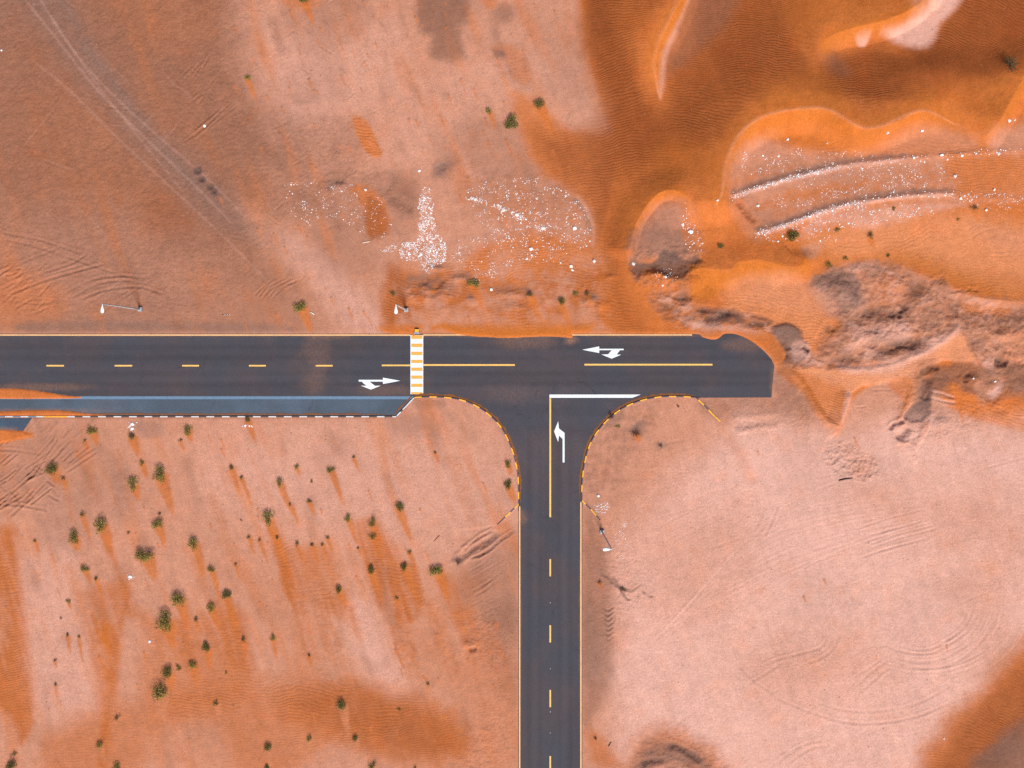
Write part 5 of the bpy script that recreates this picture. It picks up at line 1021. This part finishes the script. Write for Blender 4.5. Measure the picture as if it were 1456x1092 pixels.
# ================================================================ shrubs
LM = dict(
 olive=leaf_material('olive_leaves', [(.055, .042, .014), (.14, .115, .028), (.24, .20, .045), (.42, .35, .10), (.10, .08, .025)]),
 dark=leaf_material('dark_leaves', [(.030, .027, .014), (.08, .076, .022), (.135, .13, .034), (.27, .23, .065), (.06, .05, .018)]),
 dry=leaf_material('dry_leaves', [(.08, .05, .024), (.16, .105, .04), (.24, .17, .07), (.13, .105, .036)]),
 sparse=leaf_material('yellow_green_leaves', [(.05, .05, .012), (.15, .14, .02), (.26, .22, .035), (.10, .09, .02)]),
 dead=leaf_material('dead_twigs', [(.03, .020, .016), (.06, .038, .030), (.10, .06, .045)]),
 spiky=leaf_material('grey_green_leaves', [(.035, .032, .018), (.08, .075, .04), (.13, .12, .06)]))
LM['wide'] = LM['olive']
stemm = plain('shrub_stems', (.10, .065, .045), .9, .3, 6)
def shrub_meshes(kind, rs):
    """unit-radius shrub: leaf clumps on a dome of forked stems"""
    R = random.Random(rs); n = dict(olive=800, dark=850, dry=420, sparse=330, dead=260, spiky=520, wide=850)[kind]
    lobes = []
    nl = dict(olive=9, dark=8, dry=8, sparse=10, dead=8, spiky=11, wide=10)[kind]
    for k in range(nl):
        a = R.uniform(0, 6.283); d = R.uniform(.15, .72) if k else 0; ex = 1.25 if kind == 'wide' else 1
        lobes.append((d * math.cos(a) * ex, d * math.sin(a) * (.62 if kind == 'wide' else .95), R.uniform(.30, .52) * (1 - .3 * d) * (.75 if kind in ('sparse', 'dry', 'dead') else 1), R.uniform(.16, .42) * (1 - .45 * d)))
    Vs, Fs = [], []
    for i in range(n):
        lx, ly, lr, lz = R.choice(lobes)
        while True:
            p = [R.uniform(-1, 1) for _ in range(3)]; q = math.sqrt(sum(c * c for c in p))
            if .25 < q < 1: break
        e = 1.0 if R.random() > .16 else 1.35
        f = (q ** .4) / q * lr * e; x, y, z = lx + p[0] * f, ly + p[1] * f, max(lz + p[2] * f * .8, .02)
        s = R.uniform(.045, .095) if kind not in ('dead', 'spiky') else R.uniform(.10, .2); w_ = s * R.uniform(.45, .8) if kind not in ('dead', 'spiky') else s * .12
        out = (p[0] * .7 + R.uniform(-.6, .6), p[1] * .7 + R.uniform(-.6, .6), abs(p[2]) * .7 + R.uniform(-.1, .7)); l = math.sqrt(sum(c * c for c in out)) + 1e-6; out = [c / l for c in out]
        a = R.uniform(0, 6.283); t = (math.cos(a), math.sin(a), R.uniform(-.5, .5)); dt = sum(a_ * b_ for a_, b_ in zip(t, out)); t = [a_ - dt * b_ for a_, b_ in zip(t, out)]; l = math.sqrt(sum(c * c for c in t)) + 1e-6; t = [c / l for c in t]
        b0 = len(Vs)
        if i % 2 == 0 or kind in ('dead', 'spiky'): up, wd = out, t
        else: up, wd = t, [out[1] * t[2] - out[2] * t[1], out[2] * t[0] - out[0] * t[2], out[0] * t[1] - out[1] * t[0]]
        for k1, k2 in ((0, -.6), (.55, -1), (1, 0), (.55, 1)): Vs.append((x + up[0] * s * k1 + wd[0] * w_ * k2, y + up[1] * s * k1 + wd[1] * w_ * k2, z + up[2] * s * k1 + wd[2] * w_ * k2))
        Fs.append((b0, b0 + 1, b0 + 2, b0 + 3))
    fol = mesh_from('foliage', Vs, Fs); fol.materials.append(LM[kind])
    Vs, Fs = [], []
    for (lx, ly, lr, lz) in lobes:
        for j in range(3 if kind != 'dead' else 5):
            a = R.uniform(0, 6.283); e = (lx + lr * .75 * math.cos(a), ly + lr * .75 * math.sin(a), lz + lr * R.uniform(.1, .5)); mid = (lx * .55, ly * .55, lz * .6 + .05); b0 = len(Vs)
            for (p, r) in (((lx * .12, ly * .12, -.12), .03), (mid, .022), (e, .008)):
                for k in range(3): Vs.append((p[0] + r * math.cos(k * 2.094), p[1] + r * math.sin(k * 2.094), p[2]))
            for s_ in range(2):
                for k in range(3): A = b0 + s_ * 3; Fs.append((A + k, A + (k + 1) % 3, A + 3 + (k + 1) % 3, A + 3 + k))
    st = mesh_from('stems', Vs, Fs); st.materials.append(stemm)
    return fol, st
PROTO = {k: [shrub_meshes(k, 100 + 17 * i + len(k)) for i in range(3)] for k in LM}
for i, (px, py, r, kind, tl, label) in enumerate(SHRUBS):
    x, y = W(px, py); rr = r * S * 1.22; z = zat(px, py)
    fol, st = PROTO[kind][i % 3]
    small = r <= 4.6
    root = empty('dry_tuft' if small else 'desert_shrub', (x, y, z)); tag(root, label, 'tuft' if small else 'shrub', 'small dry tufts on the sand' if small else 'desert shrubs on the sand')
    root.rotation_euler = (0, 0, random.uniform(-.5, .5) + (math.pi if i % 2 else 0) if kind == 'wide' else random.uniform(0, 6.28)); root.scale = (rr, rr * random.uniform(.85, 1.05), rr * random.uniform(.7, .95))
    obj('foliage', fol, None, root); obj('stems', st, None, root)

# ================================================================ stones, rubble and litter
rockm, rt, rb = nt('white_rubble', .85, .15); g = G(rt); oi = g.n('ShaderNodeObjectInfo'); gi = g.n('ShaderNodeNewGeometry')
rv = g.m('FRACT', g.m('ADD', oi.outputs['Random'], gi.outputs['Random Per Island']))
c = g.mix(g.ramp(rv, .1, 1.), (.84, .84, .92), (.66, .58, .58)); c = g.mix(g.m('MULTIPLY', g.ramp(g.noise(3.5, 4), .5, .75), .25), c, (.48, .28, .2)); g.l(c, rb.inputs['Base Color'])
dustrock = plain('dusty_stone', (.50, .30, .22), .9, .3, 5); litm = plain('plastic_litter', (.78, .82, .90), .35, .15, 6, .5)
def rock_mesh(name, seed, flat=.6, sub=2):
    R = random.Random(seed); bm = bmesh.new(); bmesh.ops.create_icosphere(bm, subdivisions=sub, radius=1)
    pl = [([R.gauss(0, 1) for _ in range(3)], R.uniform(.55, .85)) for _ in range(9)]
    for v in bm.verts:
        for nn, d in pl:
            l = math.sqrt(sum(c * c for c in nn)); q = sum(a * b for a, b in zip(nn, v.co)) / l
            if q > d:
                for k in range(3): v.co[k] -= nn[k] / l * (q - d)
        v.co.z *= flat; v.co *= R.uniform(.86, 1.1)
    me = bpy.data.meshes.new(name); bm.to_mesh(me); bm.free(); return me
ROCKS = [rock_mesh('rock', 40 + i, [.55, .7, .8, .45, .65, .5][i]) for i in range(6)]
for me in ROCKS: me.materials.append(rockm)
def rock(px, py, r, label, group=None, cat='stone', name='white_rock', i=None):
    x, y = W(px, py); o = bpy.data.objects.new(name, ROCKS[(random.randrange(6) if i is None else i)]); C.objects.link(o)
    o.location = (x, y, zat(px, py) + r * S * .25); s = r * S; o.scale = (s * random.uniform(.85, 1.25), s * random.uniform(.75, 1.1), s * random.uniform(.7, 1.0)); o.rotation_euler = (random.uniform(-.25, .25), random.uniform(-.25, .25), random.uniform(0, 6.28))
    return tag(o, label, cat, group)
NAMED = [(755, 354.5, 4.6, 'largest white block alone in the rusty sand above the road'), (756, 363, 2.4, 'white chunk right below the largest white block'), (749.5, 368, 2.2, 'flat white chunk southwest of the largest white block'),
 (698.5, 412, 3.4, 'white stone between two grey twiggy hummocks above the road'), (817, 325, 4.0, 'bright white boulder near the eastern tip of the rubble field'), (797, 373.5, 2.4, 'pale white stone in smooth rusty sand, west of a pale heap'), (812, 379, 2.8, 'upper pale white stone of a pair in smooth rusty sand'), (814, 384, 2.4, 'lower pale white stone of a pair in smooth rusty sand'), (845, 371, 3.2, 'pinkish white slab half buried beside the dark dune foot'),
 (838.5, 343, 2.0, 'small white stone at the sharp edge of the rubble terrace'), (982, 330, 4.4, 'large slanted white boulder on the eastern side of the grey mound'), (901, 375, 3.2, 'white stone at the western tip of the dark soil band'), (944.5, 395, 2.8, 'white stone on the orange soil inside the dark band'), (941.5, 406, 2.4, 'white stone at the foot of the dark soil band'), (1013.5, 290, 2.4, 'lone white stone at the western end of the upper rubble row'), (1077.5, 292.5, 3.0, 'round white stone on bare ground between the two rubble rows'),
 (1119, 199, 2.6, 'white stone under the main dune slip face'), (1253, 194.5, 3.2, 'white stone at the tip of the dark sand bend below the dune crest'), (1309, 187, 3.0, 'flat white stone on the pink floor below the dune crest'), (1429.5, 174.5, 4.4, 'big rounded white stone high on the eastern slope'), (1441, 171, 2.6, 'smaller white stone beside the big rounded one on the eastern slope'), (1367.5, 221.5, 2.8, 'white stone in the upper row where the ripples begin'), (1419, 219, 3.6, 'largest stone of the upper rubble row'), (1358, 250.5, 3.4, 'round white stone with smaller ones east of the pink gravel'), (1413, 270, 3.0, 'white stone just above the lower rubble row near the ripples'), (1365.5, 282, 3.4, 'largest white stone of the lower rubble row'), (1402, 298.5, 3.2, 'white stone below the lower row beside the dark orange streak'), (1338, 221, 2.8, 'pinkish white stone in the middle of the upper rubble row'), (1298, 225, 2.8, 'double white stone in the upper rubble row'), (1175.5, 204, 2.0, 'small white stone west of the dune crest bend'), (1106, 222, 2.8, 'white stone in the scatter below the dune slip face'), (1084, 221.5, 2.4, 'white stone at the western start of the scatter below the dune'), (1381, 538, 2.0, 'small white stone in the eastern hollow between sand tongues'), (1413.5, 542.5, 2.0, 'white stone at the tip of the easternmost sand tongue'), (3, 72, 2.4, 'white stone alone at the western edge of the brown dirt'), (596, 243, 2.6, 'pinkish stone ring on the pink ground north of the dense rubble'), (520, 270, 2.8, 'white lump in the western scatter of rubble'), (1342, 1050, 1.8, 'pale stone on the rusty drift in the southeast corner')]
for px, py, r, lb in NAMED: rock(px, py, r * .82, lb)
def pts_along(P, n, spread):
    P = spline(P); cum = np.concatenate([[0], np.cumsum(np.hypot(*np.diff(P, axis=0).T))]); out = []
    for _ in range(n):
        s = random.uniform(0, cum[-1]); out.append((float(np.interp(s, cum, P[:, 0])) + random.gauss(0, spread), float(np.interp(s, cum, P[:, 1])) + random.gauss(0, spread)))
    return out
def inpoly(x, y, P):
    c = False; j = len(P) - 1
    for i in range(len(P)):
        if (P[i][1] > y) != (P[j][1] > y) and x < (P[j][0] - P[i][0]) * (y - P[i][1]) / (P[j][1] - P[i][1]) + P[i][0]: c = not c
        j = i
    return c
def pts_in(P, n, thr=None, sc=14, seed=3):
    xs = [p[0] for p in P]; ys = [p[1] for p in P]; out = []; tries = 0
    while len(out) < n and tries < n * 60:
        tries += 1; x, y = random.uniform(min(xs), max(xs)), random.uniform(min(ys), max(ys))
        if not inpoly(x, y, P): continue
        if thr is not None and float(gnoise(np.array([x / sc]), np.array([y / sc]), seed)[0]) < thr + random.gauss(0, .12): continue
        out.append((x, y))
    return out
PILE = [(603, 265), (611, 267), (613, 280), (617, 290), (614, 304), (619, 315), (621, 330), (633, 342), (635, 356), (634, 372), (626, 375), (618, 378), (611, 390), (600, 384), (597, 372), (571, 370), (567, 356), (572, 345), (592, 343), (597, 330), (592, 320), (597, 308), (594, 296), (596, 282)]
PILE2 = [(541, 355), (558, 346), (565, 348), (565, 356), (545, 360)]
WEST = [(402, 262), (425, 256), (470, 262), (520, 262), (545, 285), (563, 330), (545, 338), (510, 330), (490, 315), (440, 320), (415, 308)]
FIELD = [(662, 270), (700, 255), (770, 252), (805, 270), (835, 296), (842, 325), (842, 345), (815, 362), (770, 360), (700, 335), (668, 300)]
SOUTHF = [(650, 340), (700, 335), (780, 350), (800, 372), (720, 380), (700, 410), (660, 400), (640, 370)]
CHALK1 = [(668, 282), (690, 285), (705, 290), (718, 298), (732, 305), (745, 310), (758, 320), (772, 326), (780, 330)]
MOUND = [(970, 290), (985, 300), (1000, 345), (995, 360), (975, 355), (968, 320)]
DUNEB = [(925, 385), (955, 380), (965, 395), (945, 408), (925, 400)]
EAST1 = [(1055, 215), (1110, 210), (1230, 215), (1260, 222), (1150, 242), (1050, 250)]
EAST2 = [(1150, 255), (1250, 232), (1340, 228), (1350, 255), (1290, 275), (1180, 285), (1110, 300), (1090, 285)]
EAST3 = [(1075, 335), (1130, 318), (1180, 302), (1250, 290), (1320, 290), (1330, 305), (1270, 315), (1200, 325), (1190, 345), (1150, 345), (1100, 345)]
EAST4 = [(1330, 275), (1456, 275), (1500, 280), (1500, 300), (1420, 300), (1370, 290)]
LAMPH = [(843, 718), (866, 712), (868, 722), (858, 732), (845, 728)]
GROUPS = [
 (pts_in(PILE, 60, .05), (.8, 1.5), 'small white rubble chunk in the dense pile above the striped crossing', 'white rubble in the dense pile'),
 (pts_in(WEST, 26, .12), (.7, 1.4), 'small white stone in the loose western scatter of rubble', 'white stones in the western scatter'),
 (pts_in(FIELD, 40, .1), (.8, 1.7), 'white rubble chunk on the terrace beside the dark dune foot', 'white rubble on the terrace'),
 (pts_along(ROWA, 42, 2.2), (.8, 1.8), 'white stone in the upper long row of rubble', 'white stones of the upper row'),
 (pts_along(ROWB[:7], 42, 2.6), (.8, 1.8), 'white stone in the lower long row of rubble', 'white stones of the lower row'),
 (pts_in(EAST3, 22), (.9, 1.7), 'white stone scattered on orange sand under the lower rubble row', 'white stones under the lower row'),
 (pts_in(MOUND, 12), (.9, 1.7), 'white stone on the eastern flank of the grey mound', 'white stones on the grey mound')]
for pts, (a, b_), lb, gr in GROUPS:
    for (x, y) in pts:
        if -20 < x < 1476 and -20 < y < 1112: rock(x, y, random.triangular(a, b_, a), lb, gr, 'rubble', 'rubble_chunk')
# the uncountable rest: one sheet of small stones
BV = np.array([(1, 0, 0), (-1, 0, 0), (0, 1, 0), (0, -1, 0), (0, 0, 1), (0, 0, -1), (.6, .6, .5), (-.6, .5, .5)], float)
BF = [(0, 2, 6), (2, 4, 6), (4, 0, 6), (2, 1, 7), (1, 4, 7), (4, 2, 7), (1, 3, 4), (3, 0, 4), (2, 0, 5), (1, 2, 5), (3, 1, 5), (0, 3, 5)]
def stones(name, pts, rlo, rhi, mat):
    Vs, Fs = [], []
    for (x, y) in pts:
        r = random.triangular(rlo, rhi, rlo) * S; X0, Y0 = W(x, y); z = zat(x, y) + r * .2; a = random.uniform(0, 6.28); b0 = len(Vs)
        if sd_road(x, y): continue
        for v in BV:
            q = v * (random.uniform(.6, 1.25), random.uniform(.6, 1.25), random.uniform(.45, .9)); Vs.append((X0 + r * (q[0] * math.cos(a) - q[1] * math.sin(a)), Y0 + r * (q[0] * math.sin(a) + q[1] * math.cos(a)), z + r * q[2]))
        Fs += [tuple(k + b0 for k in f) for f in BF]
    return struct(obj(name, mesh_from(name, Vs, Fs), mat), 'stuff')
def sd_road(x, y): return (475 < y < 592 and x < 1100 and not (x > 990 and y > 565)) or (737 < x < 828 and y > 560)
ALL = pts_in(PILE, 700, .0, 6) + pts_in(PILE, 800, .08, 11, 8) + pts_in(PILE, 260) + pts_in(PILE2, 70) + pts_in(WEST, 240, .16, 12) + pts_in(FIELD, 620, .12, 12) + pts_in(FIELD, 160) + pts_in(SOUTHF, 300, .12, 12) + [(cx_ + random.gauss(0, sx_), cy_ + random.gauss(0, sy_)) for cx_, cy_, sx_, sy_, n_ in [(672, 283, 4, 1.6, 60), (684, 287, 4, 2, 30), (708, 293, 3, 1.6, 40), (716, 298, 3, 2, 45), (729, 303, 3, 1.5, 30), (738, 309, 4, 2, 55), (757, 320, 5, 2.5, 30), (770, 325, 4, 2, 50)] for _ in range(n_)] + pts_in(MOUND, 90, -.1) + pts_in(DUNEB, 50) \
    + pts_in(EAST1, 230, .14, 14) + pts_in(EAST2, 420, .05, 18) + pts_in(EAST2, 120) + pts_in(EAST3, 380, .1, 10) + pts_in(EAST4, 200, 0, 10) + pts_along(ROWA[:5], 420, 2.2) + pts_along(ROWA, 240, 2.6) + pts_along(ROWB[:5], 360, 2.6) + pts_along(ROWB, 260, 3.2) + pts_in(LAMPH, 110) + pts_in([(870, 745), (890, 740), (892, 790), (880, 800)], 70, .1, 8)
stones('rubble', ALL, .28, 1.15, rockm)
PEB = [(random.uniform(0, 1456), random.uniform(0, 1092)) for _ in range(900)] + pts_in(DIG, 350) + pts_in(BN, 160) + pts_in([(385, 60), (520, 20), (560, 230), (420, 240)], 120)
stones('pebbles', PEB, .3, .75, dustrock)
# chalky slabs in the terrace
for k, (x, y, lb) in enumerate([(676, 284, 'chalk-white crust patch at the western end of the rubble terrace'), (716, 299, 'chalk-white crust patch in the middle of the rubble terrace'), (735, 306, 'long chalk-white crust patch on the rubble terrace'), (772, 325, 'chalk-white crust patch at the eastern end of the rubble terrace')]):
    rock(x, y, 3.2, lb, None, 'rubble', 'chalk_slab', 3)
# litter
def crumple(px, py, r, label, seed, cat='litter', name='plastic_bag'):
    R = random.Random(seed); bm = bmesh.new(); bmesh.ops.create_icosphere(bm, subdivisions=3, radius=1)
    for v in bm.verts: v.co *= R.uniform(.45, 1.2); v.co.z *= .45
    me = bpy.data.meshes.new(name); bm.to_mesh(me); bm.free(); x, y = W(px, py); o = obj(name, me, litm, None, (x, y, zat(px, py) + r * S * .3)); o.scale = (r * S,) * 3; tag(o, label, cat); return o
crumple(185.5, 819.5, 2.4, 'shiny white crumpled bag below the broad flat-topped shrub', 1); crumple(189, 603, 2.3, 'upper shiny white litter scrap below the parking bay', 2); crumple(188.5, 609.5, 1.9, 'lower shiny white litter scrap next to a brownish shrub', 3); crumple(213.5, 911.5, 1.8, 'tiny white scrap southwest of the largest shrub', 4); crumple(291, 179, 2.2, 'small shiny scrap by tyre marks in the brown dirt', 5)
crumple(677, 400, 1.6, 'white scrap caught in the flat dark shrub', 6); crumple(349, 605, 1.5, 'white scrap at the foot of the kerbside brown shrub', 7); crumple(850.5, 705, 2.0, 'small white scrap above the stone heap by the short kerb', 8)
stones('litter', [(187 + random.gauss(0, 2.6), 606 + random.gauss(0, 4)) for _ in range(26)] + [(185.5 + random.gauss(0, 2), 819.5 + random.gauss(0, 2.4)) for _ in range(16)] + [(351 + random.gauss(0, 4), 605 + random.gauss(0, 1)) for _ in range(10)] + [(676 + random.gauss(0, 5), 400 + random.gauss(0, 1.5)) for _ in range(10)], .5, 1.5, litm)
# sticks and small posts
wood = plain('dark_wood', (.07, .045, .04), .9, .3); whitew = plain('white_post_paint', (.75, .74, .72), .6, .1)
def stick(px, py, qx, qy, r, label, mat, name='stick', cat='stick', z=.04):
    a = W(px, py); b = W(qx, qy); bm = ringtube([(a[0], a[1], zat(px, py) + z), ((a[0] + b[0]) / 2, (a[1] + b[1]) / 2 + .02, (zat(px, py) + zat(qx, qy)) / 2 + z + .02), (b[0], b[1], zat(qx, qy) + z)], r, 7)
    mx, my = (a[0] + b[0]) / 2, (a[1] + b[1]) / 2; zz = zat(px, py)
    for v in bm.verts: v.co.x -= mx; v.co.y -= my; v.co.z -= zz
    o = to_obj(name, bm, mat); o.location = (mx, my, zz); return tag(o, label, cat)
stick(440.5, 443.3, 447, 447, .07, 'short white stick lying beside the wide low shrub', whitew)
stick(1192, 683, 1212, 679.5, .09, 'thin dark stick lying on the pale pan below the dropped lumps', wood)
stick(865, 1061, 869, 1055, .07, 'short dark stick by the side road near the bottom edge', wood); stick(617, 770, 625, 761, .06, 'reddish brown stick on pink ground above the wide bright green shrub', plain('red_wood', (.25, .08, .04)))
stick(515, 345.5, 526, 343.5, .10, 'pale broken plank between the western scatter and the dense rubble pile', plain('pale_wood', (.6, .45, .38)), 'plank', 'plank')
# striped marker pole lying in the dirt
root = empty('marker_pole', (*W(321, 447.4), zat(321, 447.4) + .05)); tag(root, 'black and white banded marker pole lying flat on the brown dirt above the road', 'marker pole')
blk = plain('black_paint', (.02, .015, .02), .6, .1)
for k in range(8):
    x0 = -.62 + k * .155 + (.12 if k else 0); bm = ringtube([(x0, 0, 0), (x0 + (.27 if k == 0 else .15), 0, 0)], .055, 8); to_obj('band', bm, blk if k % 2 == 0 else whitew, root)
# concrete marker block at the head of the crossing
root = empty('marker_block', (*W(593, 472.2), max(zat(593, 472), .0))); tag(root, 'small concrete block with a yellow painted back at the sandy head of the striped crossing', 'marker block')
def box(name, cx, cy, cz, sx, sy, sz, mat, par, bev=.03):
    bm = bmesh.new(); bmesh.ops.create_cube(bm, size=1); bmesh.ops.scale(bm, vec=(sx, sy, sz), verts=bm.verts); bmesh.ops.translate(bm, vec=(cx, cy, cz), verts=bm.verts); bmesh.ops.bevel(bm, geom=bm.edges[:], offset=bev, segments=2, affect='EDGES'); return to_obj(name, bm, mat, par, False)
box('plinth', 0, -.16, .14, .95, .34, .42, plain('grey_block', (.30, .29, .36), .8, .2), root); box('painted_back', 0, .26, .2, .72, .48, .55, km['y'], root); box('painted_notch', 0, .53, .12, .34, .05, .3, conc, root)

# ================================================================ light and camera
EL, AZ = math.radians(47), math.radians(163)     # sun south-south-east, compass degrees
sl = bpy.data.lights.new('sun', 'SUN'); sl.energy = SUN_E; sl.angle = math.radians(SUN_A); sl.color = (1.0, .965, .825)
so = bpy.data.objects.new('sun', sl); C.objects.link(so); so.location = (0, 0, 60)
from mathutils import Vector
dv = Vector((math.sin(AZ) * math.cos(EL), math.cos(AZ) * math.cos(EL), math.sin(EL))); so.rotation_euler = dv.to_track_quat('Z', 'Y').to_euler()
wd_ = bpy.data.worlds.new('World'); scene.world = wd_; wd_.use_nodes = True; t = wd_.node_tree; sky = t.nodes.new('ShaderNodeTexSky'); sky.sky_type = 'NISHITA'; sky.sun_disc = False; sky.sun_elevation = EL; sky.sun_rotation = AZ; sky.dust_density = 3.0; sky.air_density = 1.0
t.links.new(sky.outputs[0], t.nodes['Background'].inputs[0]); t.nodes['Background'].inputs[1].default_value = SKY_S
cam = bpy.data.cameras.new('camera'); co = bpy.data.objects.new('camera', cam); C.objects.link(co); scene.camera = co
H = 121.0; cam.sensor_fit = 'HORIZONTAL'; cam.sensor_width = 36; cam.lens = 36 * (H / S) / 1456.0
cx, cy = W(720, 516); co.location = (cx, cy, H); co.rotation_euler = (0, 0, 0); cam.shift_x = 8 / 1456; cam.shift_y = -30 / 1456; cam.clip_end = 8000; cam.clip_start = .5
vs = scene.view_settings; vs.view_transform = 'Standard'; vs.look = 'None'; vs.exposure = EXPO; vs.gamma = 1
scene.cycles.max_bounces = 6; scene.cycles.use_denoising = DENOISE
